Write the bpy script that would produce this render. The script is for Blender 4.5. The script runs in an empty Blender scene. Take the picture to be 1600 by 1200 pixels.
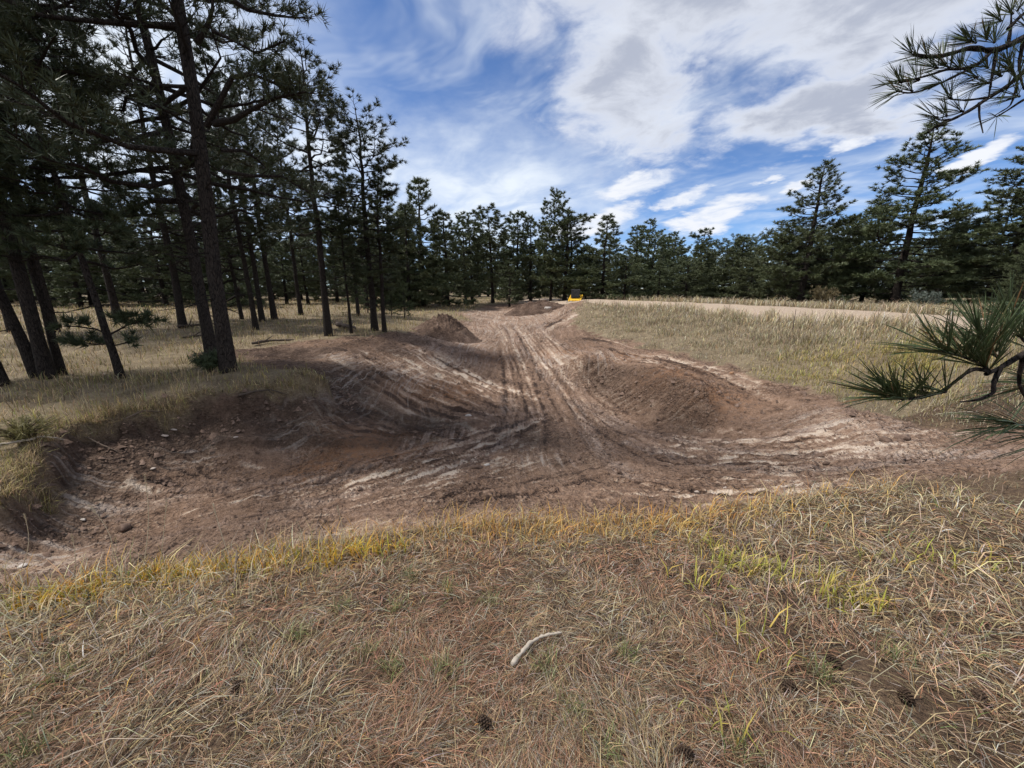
import bpy, math, random
import numpy as np

# ---------------------------------------------------------------- scene, camera
SC = bpy.context.scene
COL = SC.collection
R = math.radians
EYE = 1.6
PITCH = math.atan(150 / 600)
CP, SP = math.cos(PITCH), math.sin(PITCH)
FPX = 600.0                                   # focal length in photograph pixels (1600 wide)

cam_data = bpy.data.cameras.new('camera')
cam_data.sensor_width = 36.0
cam_data.lens = 36.0 * FPX / 1600.0
cam_data.clip_start = 0.05
cam_data.clip_end = 3000
cam = bpy.data.objects.new('camera', cam_data)
cam.location = (0, 0, EYE)
cam.rotation_euler = (math.pi / 2 - PITCH, 0, 0)
COL.objects.link(cam)
SC.camera = cam

# ---------------------------------------------------------------- node helper
class NT:
    def __init__(s, tree):
        s.t = tree
    def n(s, typ, **kw):
        nd = s.t.nodes.new(typ)
        for k, v in kw.items():
            setattr(nd, k, v)
        return nd
    def put(s, sock, v):
        if isinstance(v, bpy.types.NodeSocket):
            s.t.links.new(v, sock)
        else:
            sock.default_value = v
    def m(s, op, a, b=0.0, c=None, clamp=False):
        nd = s.n('ShaderNodeMath', operation=op, use_clamp=clamp)
        s.put(nd.inputs[0], a); s.put(nd.inputs[1], b)
        if c is not None:
            s.put(nd.inputs[2], c)
        return nd.outputs[0]
    def vm(s, op, a, b=(0, 0, 0)):
        nd = s.n('ShaderNodeVectorMath', operation=op)
        s.put(nd.inputs[0], a); s.put(nd.inputs[1], b)
        return nd.outputs[0]
    def xyz(s, v):
        nd = s.n('ShaderNodeSeparateXYZ'); s.put(nd.inputs[0], v)
        return nd.outputs
    def vec(s, x, y, z=0.0):
        nd = s.n('ShaderNodeCombineXYZ')
        s.put(nd.inputs[0], x); s.put(nd.inputs[1], y); s.put(nd.inputs[2], z)
        return nd.outputs[0]
    def noise(s, v, scale=1.0, detail=3.0, rough=0.55, dist=0.0, col=False):
        nd = s.n('ShaderNodeTexNoise')
        s.put(nd.inputs['Vector'], v)
        nd.inputs['Scale'].default_value = scale
        nd.inputs['Detail'].default_value = detail
        nd.inputs['Roughness'].default_value = rough
        nd.inputs['Distortion'].default_value = dist
        return nd.outputs[1 if col else 0]
    def step(s, v, a, b, lo=0.0, hi=1.0):
        nd = s.n('ShaderNodeMapRange', interpolation_type='SMOOTHSTEP')
        s.put(nd.inputs[0], v)
        s.put(nd.inputs[1], a); s.put(nd.inputs[2], b)
        nd.inputs[3].default_value = lo; nd.inputs[4].default_value = hi
        return nd.outputs[0]
    def mix(s, f, a, b, blend='MIX'):
        nd = s.n('ShaderNodeMix', data_type='RGBA', blend_type=blend)
        s.put(nd.inputs[0], f)
        for k, v in ((6, a), (7, b)):
            s.put(nd.inputs[k], v if isinstance(v, bpy.types.NodeSocket) else (*v[:3], 1.0))
        return nd.outputs[2]
    def ramp(s, f, stops):
        nd = s.n('ShaderNodeValToRGB'); s.put(nd.inputs[0], f)
        el = nd.color_ramp.elements
        while len(el) < len(stops):
            el.new(0.5)
        for e, (p, c) in zip(el, stops):
            e.position = p; e.color = (*c[:3], 1.0)
        return nd.outputs[0]
    def attr(s, name):
        return s.n('ShaderNodeAttribute', attribute_name=name)
    def bump(s, h, dist, strength=1.0, nrm=None):
        nd = s.n('ShaderNodeBump')
        nd.inputs['Strength'].default_value = strength
        nd.inputs['Distance'].default_value = dist
        s.put(nd.inputs['Height'], h)
        if nrm is not None:
            s.put(nd.inputs['Normal'], nrm)
        return nd.outputs[0]

# ---------------------------------------------------------------- sky, sun, exposure
SUN_AZ, SUN_EL = R(-82), R(60)                # azimuth from +Y towards +X
world = bpy.data.worlds.new('World')
SC.world = world
world.use_nodes = True
w = NT(world.node_tree)
for nd in list(w.t.nodes):
    w.t.nodes.remove(nd)
w_out = w.n('ShaderNodeOutputWorld')
bg = w.n('ShaderNodeBackground')
w.t.links.new(bg.outputs[0], w_out.inputs[0])
sky = w.n('ShaderNodeTexSky', sky_type='NISHITA', sun_disc=False)
sky.sun_elevation = SUN_EL
sky.sun_rotation = SUN_AZ
sky.altitude = 2500
sky.air_density = 1.0
sky.dust_density = 0.15
sky.ozone_density = 2.5
SKY_GAIN = 0.12
bg.inputs[1].default_value = SKY_GAIN

tc = w.n('ShaderNodeTexCoord')
d = tc.outputs['Generated']
dx, dy, dz = w.xyz(d)
az = w.m('ARCTAN2', dx, dy)
el_ = w.m('ARCSINE', dz)
zc = w.m('MAXIMUM', dz, 0.0)
inv = w.m('DIVIDE', 1.0, w.m('ADD', zc, 0.16))
pl = w.vec(w.m('MULTIPLY', dx, inv), w.m('MULTIPLY', dy, inv), 0.0)      # flat cloud deck
warp = w.vm('SCALE', w.vm('SUBTRACT', w.noise(pl, 1.6, 2.0, 0.6, col=True), (0.5, 0.5, 0.5)))
warp.node.inputs['Scale'].default_value = 0.5
plw = w.vm('ADD', pl, warp)
rot = w.n('ShaderNodeVectorRotate', rotation_type='Z_AXIS')
w.put(rot.inputs['Vector'], plw); rot.inputs['Angle'].default_value = R(-35)
st = w.n('ShaderNodeMapping'); w.put(st.inputs[0], rot.outputs[0])
st.inputs['Scale'].default_value = (1.0, 0.42, 1.0)
big = w.noise(st.outputs[0], 1.5, 4.0, 0.58)
fine = w.noise(plw, 3.4, 6.0, 0.62)
wisp = w.noise(st.outputs[0], 3.4, 4.0, 0.6)
# jittered directions so that the cloud banks below have ragged edges
jit = w.vm('SUBTRACT', w.noise(pl, 2.6, 5.0, 0.6, col=True), (0.5, 0.5, 0.5))
jx, jy, _ = w.xyz(jit)
ae_wild = w.vec(w.m('ADD', az, w.m('MULTIPLY', jx, 0.30)), w.m('ADD', el_, w.m('MULTIPLY', jy, 0.22)))
ae_calm = w.vec(w.m('ADD', w.m('ADD', az, w.m('MULTIPLY', el_, 0.0)), w.m('MULTIPLY', jx, 0.16)), w.m('ADD', w.m('SUBTRACT', el_, w.m('MULTIPLY', az, 0.22)), w.m('MULTIPLY', jy, 0.08)))
def bank(a0, e0, ra, re, calm=False, soft=1.0):
    """elliptical cloud bank at azimuth a0, elevation e0 (degrees); calm banks are small, slightly tilted puffs"""
    if calm:
        e0 = e0 - 0.22 * a0
    q = w.vm('SUBTRACT', ae_calm if calm else ae_wild, (R(a0), R(e0), 0))
    q = w.vm('MULTIPLY', q, (1 / R(ra), 1 / R(re), 0))
    ln = w.n('ShaderNodeVectorMath', operation='LENGTH'); w.put(ln.inputs[0], q)
    return w.step(ln.outputs['Value'], 1.0 + 0.35 * soft, max(0.0, 1.0 - 0.45 * soft))
def vmax(*v):
    o = v[0]
    for q in v[1:]:
        o = w.m('MAXIMUM', o, q)
    return o
S = 1.7
cloud_main = vmax(bank(22, 34, 24, 10, False, S), bank(15, 24, 10, 9, False, S), bank(40, 28, 18, 8, False, S), bank(36, 18.5, 11, 4, False, S), bank(68, 28, 18, 8, False, S))
puffs = vmax(bank(16, 12.8, 6.0, 1.5, True, 1.3), bank(22.5, 11.2, 3.8, 1.0, True, 1.3), bank(25.5, 8.6, 6.0, 1.9, True, 1.3), bank(31.5, 12.0, 1.6, 0.6, True, 1.3),
             bank(34, 10.8, 1.8, 0.8, True, 1.3), bank(38.6, 14.4, 2.4, 1.0, True, 1.3), bank(47.6, 11.4, 2.0, 0.8, True, 1.3), bank(11, 8.5, 8, 1.8, True, 1.3))
veil = vmax(bank(-3, 11.5, 15, 8, False, 2.0), bank(-40, 22, 17, 28, False, 1.6), bank(-20, 14, 12, 7, False, 2.0))
# general broken cloud over the rest of the dome
general = w.m('MULTIPLY', 0.75, w.step(w.m('ABSOLUTE', az), R(62), R(85)))
rag = w.m('ADD', w.m('MULTIPLY', w.m('SUBTRACT', fine, 0.5), 1.5), w.m('MULTIPLY', w.m('SUBTRACT', big, 0.5), 1.1))
dens = w.m('ADD', vmax(cloud_main, general), rag)
pdens = w.m('ADD', puffs, w.m('MULTIPLY', w.m('SUBTRACT', fine, 0.5), 1.8))
mask = w.m('MAXIMUM', w.step(dens, 0.12, 0.98), w.m('MULTIPLY', w.step(pdens, 0.36, 1.15), w.step(puffs, 0.0, 0.35)))
mask = w.m('MULTIPLY', mask, w.step(vmax(cloud_main, general, puffs), 0.0, 0.25))
wisps = w.m('MULTIPLY', w.step(wisp, 0.36, 0.80), 0.60)
vm_ = w.m('MULTIPLY', veil, w.step(wisp, 0.25, 0.66, 0.42, 0.97))
thin = w.m('MAXIMUM', vm_, wisps)
# grey where the deck is thick, white at the rims
belly = w.m('MULTIPLY', w.step(dens, 0.55, 1.12), 0.95)
k = 1.0 / SKY_GAIN
white = tuple(v * k for v in (0.64, 0.66, 0.705))
grey = tuple(v * k for v in (0.31, 0.34, 0.42))
veilc = tuple(v * k for v in (0.64, 0.69, 0.745))
ccol = w.mix(belly, white, grey)
blue = w.mix(1.0, sky.outputs[0], (0.60, 0.71, 0.86), 'MULTIPLY')
c0 = w.mix(thin, blue, veilc)
c1 = w.mix(mask, c0, ccol)
w.t.links.new(c1, bg.inputs[0])
world.cycles.sampling_method = 'NONE'

sun_data = bpy.data.lights.new('sun', 'SUN')
sun_data.energy = 3.5
sun_data.angle = R(5)
sun_data.color = (1.0, 0.95, 0.87)
sun = bpy.data.objects.new('sun', sun_data)
sd = (math.sin(SUN_AZ) * math.cos(SUN_EL), math.cos(SUN_AZ) * math.cos(SUN_EL), math.sin(SUN_EL))
sun.location = tuple(v * 60 for v in sd)
import mathutils
sun.rotation_euler = mathutils.Vector(sd).to_track_quat('Z', 'Y').to_euler()
COL.objects.link(sun)

vs = SC.view_settings
vs.view_transform = 'Standard'
vs.look = 'None'
vs.gamma = 1.0
vs.use_curve_mapping = False
vs.exposure = 0.52
SC.cycles.max_bounces = 3
SC.cycles.diffuse_bounces = 2
SC.cycles.glossy_bounces = 1
SC.cycles.transparent_max_bounces = 4
SC.cycles.caustics_reflective = False
SC.cycles.caustics_refractive = False
SC.cycles.use_denoising = True
SC.cycles.use_adaptive_sampling = True
SC.cycles.adaptive_threshold = 0.02
# ---------------------------------------------------------------- numpy helpers
rng = np.random.default_rng(11)
random.seed(5)

def _hash(ix, iy, seed):
    h = (ix * 374761393 + iy * 668265263 + seed * 974711) & 0xffffffff
    h = ((h ^ (h >> 13)) * 1274126177) & 0xffffffff
    h = h ^ (h >> 16)
    return h & 0xffff
_GA = np.arange(65536) / 65535.0 * 2 * np.pi
_GX, _GY = np.cos(_GA), np.sin(_GA)
def pn(x, y, seed=0):
    x = np.asarray(x, float); y = np.asarray(y, float)
    ix, iy = np.floor(x), np.floor(y)
    fx, fy = x - ix, y - iy
    ix, iy = ix.astype(np.int64), iy.astype(np.int64)
    u = fx * fx * fx * (fx * (fx * 6 - 15) + 10)
    v = fy * fy * fy * (fy * (fy * 6 - 15) + 10)
    def g(ox, oy):
        a = _hash(ix + ox, iy + oy, seed)
        return _GX[a] * (fx - ox) + _GY[a] * (fy - oy)
    return (g(0, 0) * (1 - u) + g(1, 0) * u) * (1 - v) + (g(0, 1) * (1 - u) + g(1, 1) * u) * v
def fbm(x, y, oct=4, seed=0, gain=0.5):
    o = 0; a = 1.0; f = 1.0
    for k in range(oct):
        o = o + a * pn(x * f, y * f, seed + 17 * k)
        a *= gain; f *= 2.03
    return o
def sstep(x, a, b):
    t = np.clip((x - a) / (b - a), 0, 1)
    return t * t * (3 - 2 * t)

def ray(px, py):
    u = (px - 800) / FPX; v = (600 - py) / FPX
    return np.array([u, CP + v * SP, -SP + v * CP])
def at_z(px, py, z):
    r = ray(px, py); t = (z - EYE) / r[2]
    return r * t + np.array([0, 0, EYE])
def at_t(px, py, t):
    return ray(px, py) * t + np.array([0, 0, EYE])
def at_y(px, py, y):
    r = ray(px, py); t = y / r[1]
    return r * t + np.array([0, 0, EYE])

# ---------------------------------------------------------------- lie of the land
CTRL = []
for x, y, z in [(0,0,0),(-3,0,.02),(3,0,.05),(-2,1,-.06),(0,1,-.07),(2,1,-.04),(0,2,-.2),(-2,1.7,-.22),(2,2,-.17),(3.5,2,-.12),
                (5,2.5,-.12),(8,2,.05),(-5,1.3,-.3),(-8,2,-.2),(-12,1,-.1),(0,-5,.25),(-6,-5,.25),(6,-5,.3),(12,-3,.4),(-14,-6,.2),
                (10.8,10,.6),(11.3,12.4,.6),(11.8,17.8,.6),(9.9,24,.6),(5.6,31,.58),(16.7,15,.6),(15.2,18.5,.6),(13.4,27,.58),(9,34,.55),
                (20,28,.5),(30,28,.5),(25,15,.5),(14,7,.5),(10,5,.25),(9,3,.05),(16,10,.58),(8.5,6.4,.05),
                (-8,8.5,-.3),(-12,6,-.28),(-8,14,-.2),(-14,14,-.15),(-8,22,-.1),(-15,25,0),(-5,20,-.3),(-3.6,24,-.38),(-4,32,-.2),
                (-20,10,-.1),(-30,30,.2),(0,50,.05),(-20,50,.2),(22,50,.4),(0,70,.1),(8,45,.45),(-10,38,.05),(3,40,.15),
                (0,120,.3),(-60,100,.3),(60,100,.4),(-90,20,.2),(90,20,.4),(0,-90,.5),(0,400,.2),(-350,200,.2),(350,200,.2)]:
    CTRL.append((x, y, z))
for px, py, z in [(0,920,-.5),(150,905,-.5),(300,890,-.5),(450,862,-.5),(600,830,-.5),(750,815,-.5),(900,812,-.5),(1000,808,-.48),(1100,800,-.46),(1250,775,-.42),(1400,755,-.36),(1590,735,-.3),
                  (0,870,-.72),(100,800,-.82),(60,750,-.56),(80,700,-.36),(0,790,-.48),
                  (130,662,-.29),(200,646,-.28),(300,630,-.28),(400,616,-.28),(480,606,-.28),(515,588,-.29),
                  (200,780,-1.0),(330,745,-1.09),(470,715,-1.15),(600,690,-1.18),(700,680,-1.24),(300,690,-.76),(430,665,-.77),
                  (450,560,-.28),(400,550,-.26),(540,540,-.22),(620,522,-.14),(655,530,-.36),(600,590,-.62),(560,620,-.72),(530,645,-.8),(640,645,-1.18),(700,655,-1.26),(720,600,-1.08),(680,560,-.75),(620,550,-.45),
                  (750,790,-.64),(800,750,-.92),(800,700,-1.24),(800,650,-1.36),(800,600,-1.34),(800,560,-1.16),(790,530,-.95),(780,510,-.76),(765,490,-.45),(760,475,-.12),(700,532,-.7),
                  (400,800,-.85),(550,770,-.95),(300,840,-.7),
                  (900,790,-.64),(950,750,-.88),(1000,700,-1.08),(1150,740,-.77),(1300,720,-.66),(1500,700,-.45),(1590,690,-.36),(1200,660,-.82),(1100,665,-1.02),(1000,675,-1.15),(1400,640,-.45),
                  (930,605,-1.3),(1020,662,-1.28),(975,637,-1.3),(880,570,-1.1),(905,560,-.76),(1000,580,-.66),(1050,600,-.65),(1095,624,-.7),
                  (1000,555,-.6),(1150,600,-.55),(1250,640,-.55),(900,510,-.5),(1000,540,-.52),(1100,560,-.48),(1250,605,-.42),(1350,640,-.4),(850,490,-.3),(840,510,-.75)]:
    CTRL.append(tuple(at_z(px, py, z)))
CTRL = np.array(CTRL)
def _q(x, y):
    r = np.sqrt(x * x + y * y) + 1e-6
    k = 3.0 * np.log1p(r / 3.0) / r
    return x * k, y * k
_cx, _cy = _q(CTRL[:, 0], CTRL[:, 1])
_C = 0.12
_K = np.sqrt((_cx[:, None] - _cx[None]) ** 2 + (_cy[:, None] - _cy[None]) ** 2 + _C * _C)
_N = len(CTRL)
_A = np.zeros((_N + 1, _N + 1)); _A[:_N, :_N] = _K - 0.006 * np.eye(_N) ; _A[:_N, _N] = 1; _A[_N, :_N] = 1
_W = np.linalg.solve(_A, np.append(CTRL[:, 2], 0))
def base_z(x, y):
    x = np.atleast_1d(np.asarray(x, float)); y = np.atleast_1d(np.asarray(y, float))
    qx, qy = _q(x, y)
    o = np.empty(len(x))
    for i in range(0, len(x), 40000):
        a, b = qx[i:i + 40000, None], qy[i:i + 40000, None]
        o[i:i + 40000] = np.sqrt((a - _cx) ** 2 + (b - _cy) ** 2 + _C * _C) @ _W[:_N] + _W[_N]
    return o
def hit(px, py, zf=None, tmin=0.8):
    """point of the ground seen at a pixel of the photograph"""
    zf = zf or base_z
    r = ray(px, py)
    t = tmin * 1.008 ** np.arange(0, 640)
    z = zf(r[0] * t, r[1] * t)
    below = (EYE + r[2] * t) < z
    i = int(np.argmax(below)) if below.any() else len(t) - 1
    return np.array([r[0] * t[i], r[1] * t[i], z[i]])

def poly_sd(x, y, P):
    """signed distance to a polygon, positive inside"""
    P = np.asarray(P); ins = np.zeros(len(x), bool); dd = np.full(len(x), 1e9)
    for a, b in zip(P, np.roll(P, -1, 0)):
        e = b - a; L = e @ e + 1e-12
        t = np.clip(((x - a[0]) * e[0] + (y - a[1]) * e[1]) / L, 0, 1)
        dd = np.minimum(dd, (x - a[0] - e[0] * t) ** 2 + (y - a[1] - e[1] * t) ** 2)
        c = (a[1] > y) != (b[1] > y)
        with np.errstate(divide='ignore', invalid='ignore'):
            ins ^= c & (x < (b[0] - a[0]) * (y - a[1]) / (b[1] - a[1]) + a[0])
    return np.where(ins, 1, -1) * np.sqrt(dd)
def path_uv(x, y, P):
    """distance to a path, signed offset and run along it"""
    P = np.asarray(P); best = np.full(len(x), 1e9); off = np.zeros(len(x)); run = np.zeros(len(x)); s = 0
    for a, b in zip(P[:-1], P[1:]):
        e = b - a; L = math.hypot(*e) + 1e-9
        t = np.clip(((x - a[0]) * e[0] + (y - a[1]) * e[1]) / L / L, 0, 1)
        qx, qy = x - a[0] - e[0] * t, y - a[1] - e[1] * t
        d2 = qx * qx + qy * qy
        m = d2 < best
        best = np.where(m, d2, best)
        off = np.where(m, (qx * e[1] - qy * e[0]) / L, off)
        run = np.where(m, s + t * L, run)
        s += L
    return np.sqrt(best), off, run

DIRT = [hit(a, b)[:2] for a, b in [(0,918),(150,905),(300,890),(450,864),(600,832),(750,817),(900,814),(1000,808),(1100,800),(1250,776),(1400,757),(1590,737)]]
DIRT += [np.array(v) for v in [(7.2,3.9),(9.5,3.6),(9.5,4.3),(7.6,4.9)]]
DIRT += [hit(a, b)[:2] for a, b in [(1500,675),(1400,655),(1330,640),(1285,612),(1200,592),(1100,563),(1000,541),(930,522),(892,507),(900,492)]]
DIRT += [np.array(v) for v in [(4.6,28),(6.4,31.6),(4.2,32.5),(3.0,36),(1,42),(-3,42),(-3.2,34),(-4.2,29)]]
DIRT += [hit(a, b)[:2] for a, b in [(735,500),(665,508),(640,521),(600,523),(520,529),(450,536),(385,546),(380,572),(440,576),(500,590),(515,604),(400,621),(300,635),(200,652),(120,672),(80,708),(55,765),(0,795)]]
DIRT += [np.array(v) for v in [(-6.6,3.3),(-5.5,2.2)]]
DIRT = np.array(DIRT)
ROAD_C = np.array([(24,-2),(17.2,5),(13.6,10.6),(13.1,15),(12.8,19),(11.4,24.6),(8.1,31),(4.5,39),(2,52)], float)
LIP = np.array([hit(a, b)[:2] for a, b in [(0,795),(55,765),(80,708),(120,672),(200,652),(300,635),(400,621),(515,604),(520,588)]])
CUT = np.array([hit(a, b)[:2] for a, b in [(895,575),(940,582),(1000,606),(1050,630),(1080,643)]])
CREST = np.array([hit(a, b)[:2] for a, b in [(520,556),(545,540),(590,528),(625,523),(655,530),(680,540)]])
FOOT = np.array([hit(a, b)[:2] for a, b in [(400,700),(460,703),(540,704),(620,700),(690,690),(735,672)]])
TRACKS = [np.array([hit(a, b)[:2] for a, b in t]) for t in [
    [(785,505),(830,560),(880,615),(905,640),(930,690),(985,745)],
    [(800,505),(850,560),(915,625),(960,665),(1060,690),(1250,712),(1400,716),(1590,712)],
    [(790,622),(797,650),(785,690),(740,720),(600,760),(420,800),(250,840)],
    [(850,640),(760,672),(640,700),(520,735),(420,755),(300,772),(170,775)],
    [(845,652),(770,684),(650,712),(540,745),(430,768)],
    [(960,650),(1010,672),(1120,690),(1300,672),(1420,668)],
    [(985,690),(1090,722),(1200,738),(1380,725),(1590,704)],
    [(940,560),(880,540),(850,520),(835,500)],
    [(760,545),(700,548),(640,548)],
]]
def _fam(guides, n, seed, w0, w1, pale, amp=1.0):
    """n strokes between guide lines given in order; each is (path, half width, tone)"""
    rs = np.random.default_rng(seed); G = []
    for g in guides:
        P = np.array([hit(a, b)[:2] for a, b in g]); L = np.r_[0, np.cumsum(np.hypot(*np.diff(P, axis=0).T))]
        q = np.linspace(0, L[-1], 14); G.append(np.stack([np.interp(q, L, P[:, 0]), np.interp(q, L, P[:, 1])], 1))
    G = np.array(G); out = []
    for k in range(n):
        u = (k + rs.random()) / n * (len(G) - 1); i = min(int(u), len(G) - 2); f = u - i
        P = G[i] * (1 - f) + G[i + 1] * f
        P = P + rs.normal(0, .10, (1, 2)) + np.cumsum(rs.normal(0, .04, (14, 2)), 0)
        i0 = int(rs.uniform(0, 6)); i1 = int(rs.uniform(9, 14))
        if rs.random() < .35: i0 = int(rs.uniform(0, 10)); i1 = i0 + 4
        out.append((P[i0:i1 + 1], rs.uniform(w0, w1) * (.6 if rs.random() < .5 else 1.2), (1 if rs.random() < pale else -1) * rs.uniform(.5, 1.25) * amp))
    return out
STROKES = (_fam([[(650,528),(705,560),(765,592),(835,615),(880,640)], [(545,542),(605,575),(685,610),(755,640),(825,652)], [(490,572),(545,605),(615,645),(690,672),(770,672)], [(430,625),(470,655),(540,685),(640,694),(740,684)]], 70, 301, .025, .075, .55)
    + _fam([[(770,510),(790,580),(800,640),(770,690),(650,730),(450,780),(250,845)], [(785,505),(815,580),(838,650),(828,710),(780,765),(700,805)], [(800,500),(845,570),(890,640),(930,710),(980,785)], [(815,498),(870,565),(940,635),(1030,690),(1180,730),(1350,735)], [(830,497),(890,560),(960,622),(1040,668),(1200,690),(1590,700)]], 110, 302, .016, .05, .55, .48)
    + _fam([[(850,640),(700,690),(520,730),(400,755),(250,768),(120,750)], [(880,660),(730,715),(560,765),(380,815),(200,868)], [(1000,740),(800,772),(600,808),(500,830)]], 84, 303, .02, .05, .6)
    + _fam([[(980,668),(1100,682),(1250,668),(1400,656)], [(960,700),(1100,725),(1300,735),(1590,712)], [(900,765),(1050,788),(1200,780),(1350,755)]], 90, 304, .02, .05, .6)
    + _fam([[(835,515),(880,492),(925,472)], [(860,525),(890,508),(930,480)]], 16, 305, .05, .12, .5)
    + _fam([[(905,525),(1000,546),(1110,568),(1250,612),(1330,645)], [(930,550),(1030,578),(1120,622),(1180,655)]], 16, 306, .03, .09, .6)
    + _fam([[(400,628),(430,660),(470,690)], [(500,610),(530,650),(570,680)]], 14, 307, .02, .05, .75)
    + _fam([[(90,715),(130,755),(200,785)], [(200,668),(260,715),(340,745)], [(330,645),(380,690),(450,712)]], 22, 308, .02, .06, .5))
def strokes(x, y):
    tone = np.zeros(len(x)); dz = np.zeros(len(x))
    brk = pn(x * 2.6, y * 2.6, 401); brk2 = pn(x * 9, y * 9, 403)
    for k, (P, w_, tn) in enumerate(STROKES):
        lo = P.min(0) - w_ * 4; hi_ = P.max(0) + w_ * 4
        m = np.nonzero((x > lo[0]) & (x < hi_[0]) & (y > lo[1]) & (y < hi_[1]))[0]
        if not len(m): continue
        dd, of, rn = path_uv(x[m], y[m], P)
        L = np.hypot(*np.diff(P, axis=0).T).sum()
        ww = w_ * np.clip(np.hypot(x[m], y[m]) / 7, .65, 1.5) * (1 + .8 * brk[m])
        g = np.exp(-(dd / ww) ** 2) * sstep(rn, 0, .25 * L) * (1 - sstep(rn, .75 * L, L)) * sstep(brk[m] + .6 * brk2[m] + .35 * np.sin(k * 7.1), -.6, .15)
        tone[m] += g * tn
        dz[m] += .016 * (np.exp(-((dd - 1.5 * ww) / ww) ** 2) - 1.3 * np.exp(-(dd / ww) ** 2)) * min(1, w_ / .04) * min(1, abs(tn)) * sstep(rn, 0, .2 * L) * (1 - sstep(rn, .8 * L, L))
    return np.clip(tone, -1.2, 1.5), np.clip(dz, -.05, .04)
XC = 0.2
def flow(x, y):
    """strokes of the blade: down the channel, then out to both sides along the near bank"""
    yy = np.maximum(y - (2.9 + 0.13 * x), 0.02)
    xx = x - XC - 0.03 * (y - 10)
    r = np.sqrt(xx * xx + yy * yy) + 1e-6
    s = xx * yy / r
    k = np.clip(r / 6, .5, 1.5)
    s = s + k * .8 * fbm(x * .15 + 3, y * .15, 2, 201)
    return s, (xx * xx - yy * yy) / (2 * r)

def rib(x, y, rc, oc):
    """cleat ribs of uneven spacing and depth"""
    return np.sin((rc + oc * .35 + .28 * pn(x * .9, y * .9, 5) + .06 * pn(x * 6, y * 6, 6)) * 2 * np.pi / .27) * sstep(pn(x * 1.6, y * 1.6, 7) + .5 * pn(x * 5, y * 5, 8), -.4, .25)

def masks(x, y):
    sd = poly_sd(x, y, DIRT)
    r = np.hypot(x, y)
    wob = (fbm(x * 1.3, y * 1.3, 4, 3) * 0.30 + pn(x * 7, y * 7, 9) * 0.06) * np.clip(r / 7, .45, 3)
    sdw = sd + wob
    dist, _, _ = path_uv(x, y, ROAD_C)
    road = sstep(2.7 + fbm(x * .8, y * .8, 3, 21) * .8 - dist, -0.25, 0.3)
    return sd, sstep(sdw, -0.10, 0.12), road
def land(x, y, full=False, fine=True):
    x = np.atleast_1d(np.asarray(x, float)); y = np.atleast_1d(np.asarray(y, float))
    z = base_z(x, y)
    sd, dirt, road = masks(x, y)
    r = np.hypot(x, y)
    s, ph = flow(x, y)
    near = 1 - sstep(r, 30, 60)
    far = np.clip(r / 8, .55, 2.2)
    amp = 0.6 + 0.7 * sstep(fbm(x * .35, y * .35, 2, 77), -.2, .4)
    rid = 0.028 * fbm(s * 1.7, ph * .22, 3, 31) + 0.018 * fbm(s * 4.5, ph * .45, 2, 41) + 0.015 * pn(s * 11, ph * .7, 51)
    lump = 0.042 * fbm(x * 3.2, y * 3.2, 5, 61, .62)
    ang = np.abs(fbm(x * 2.2, y * 2.2, 3, 66)) * 0.05
    dz = dirt * near * (rid * amp * far + lump + ang - 0.02)
    # left scarp: sods break off at the lip
    dl, _, _ = path_uv(x, y, LIP)
    lipn = fbm(x * 2.3, y * 2.3, 4, 71)
    dz += -0.24 * sstep(sd + lipn * .22, -.02, .16) * np.exp(-(dl / 0.75) ** 2)
    dz += 0.05 * (1 - sstep(sd, -.05, .05)) * np.exp(-(dl / 0.5) ** 2) * (1 + lipn * 2)
    dz += dirt * np.exp(-(dl / 0.9) ** 2) * fbm(x * 4, y * 4, 4, 73, .6) * 0.07
    # cleat ribs pressed into the cut bank
    dc, oc, rc = path_uv(x, y, CUT)
    cut = np.exp(-(dc / 0.62) ** 4) * sstep(rc, .05, .6)
    dz += np.exp(-(dc / 1.1) ** 4) * 0.20 * (sstep(-oc, -.38, .38) - .5)
    dz += cut * 0.036 * rib(x, y, rc, oc) + cut * .05 * fbm(x * 5, y * 5, 3, 403)
    # foot of the scooped left bank
    df, of_, _ = path_uv(x, y, FOOT)
    dz += .12 * sstep(-of_, -.04, .16) * np.exp(-(df / .6) ** 2)
    # broken crest of the far end of the left bank
    dk, _, _ = path_uv(x, y, CREST)
    dz += .10 * np.exp(-(dk / .28) ** 2) * (.7 + 1.5 * fbm(x * 2, y * 2, 3, 79))
    # pressed tracks
    for T in TRACKS if fine else ():
        dt, _, _ = path_uv(x, y, T)
        dz += dirt * (-0.022 * np.exp(-(dt / .16) ** 4) + 0.014 * np.exp(-((dt - .24) / .07) ** 2))
    if fine:
        tone, sz_ = strokes(x, y)
        dz += dirt * sz_
    g = (1 - dirt) * (1 - road)
    dz += g * (0.035 * fbm(x * 1.1, y * 1.1, 3, 81) + 0.018 * fbm(x * 5, y * 5, 3, 91)) * np.clip(r / 3, .5, 1.5)
    dr, orr, rr = path_uv(x, y, ROAD_C)
    dz += road * (0.03 * fbm(x * 1.2, y * 1.2, 3, 95) - .05 * np.exp(-((np.abs(orr) - .8) / .25) ** 2) + .0)
    z = z + dz
    if full:
        return z, sd, dirt, road, s, ph, dl, cut, tone
    return z
coarse = lambda x, y: land(x, y, fine=False)
Z = lambda x, y: float(coarse(x, y)[0])
def ground_at(px, py):
    return hit(px, py, coarse)

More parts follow.
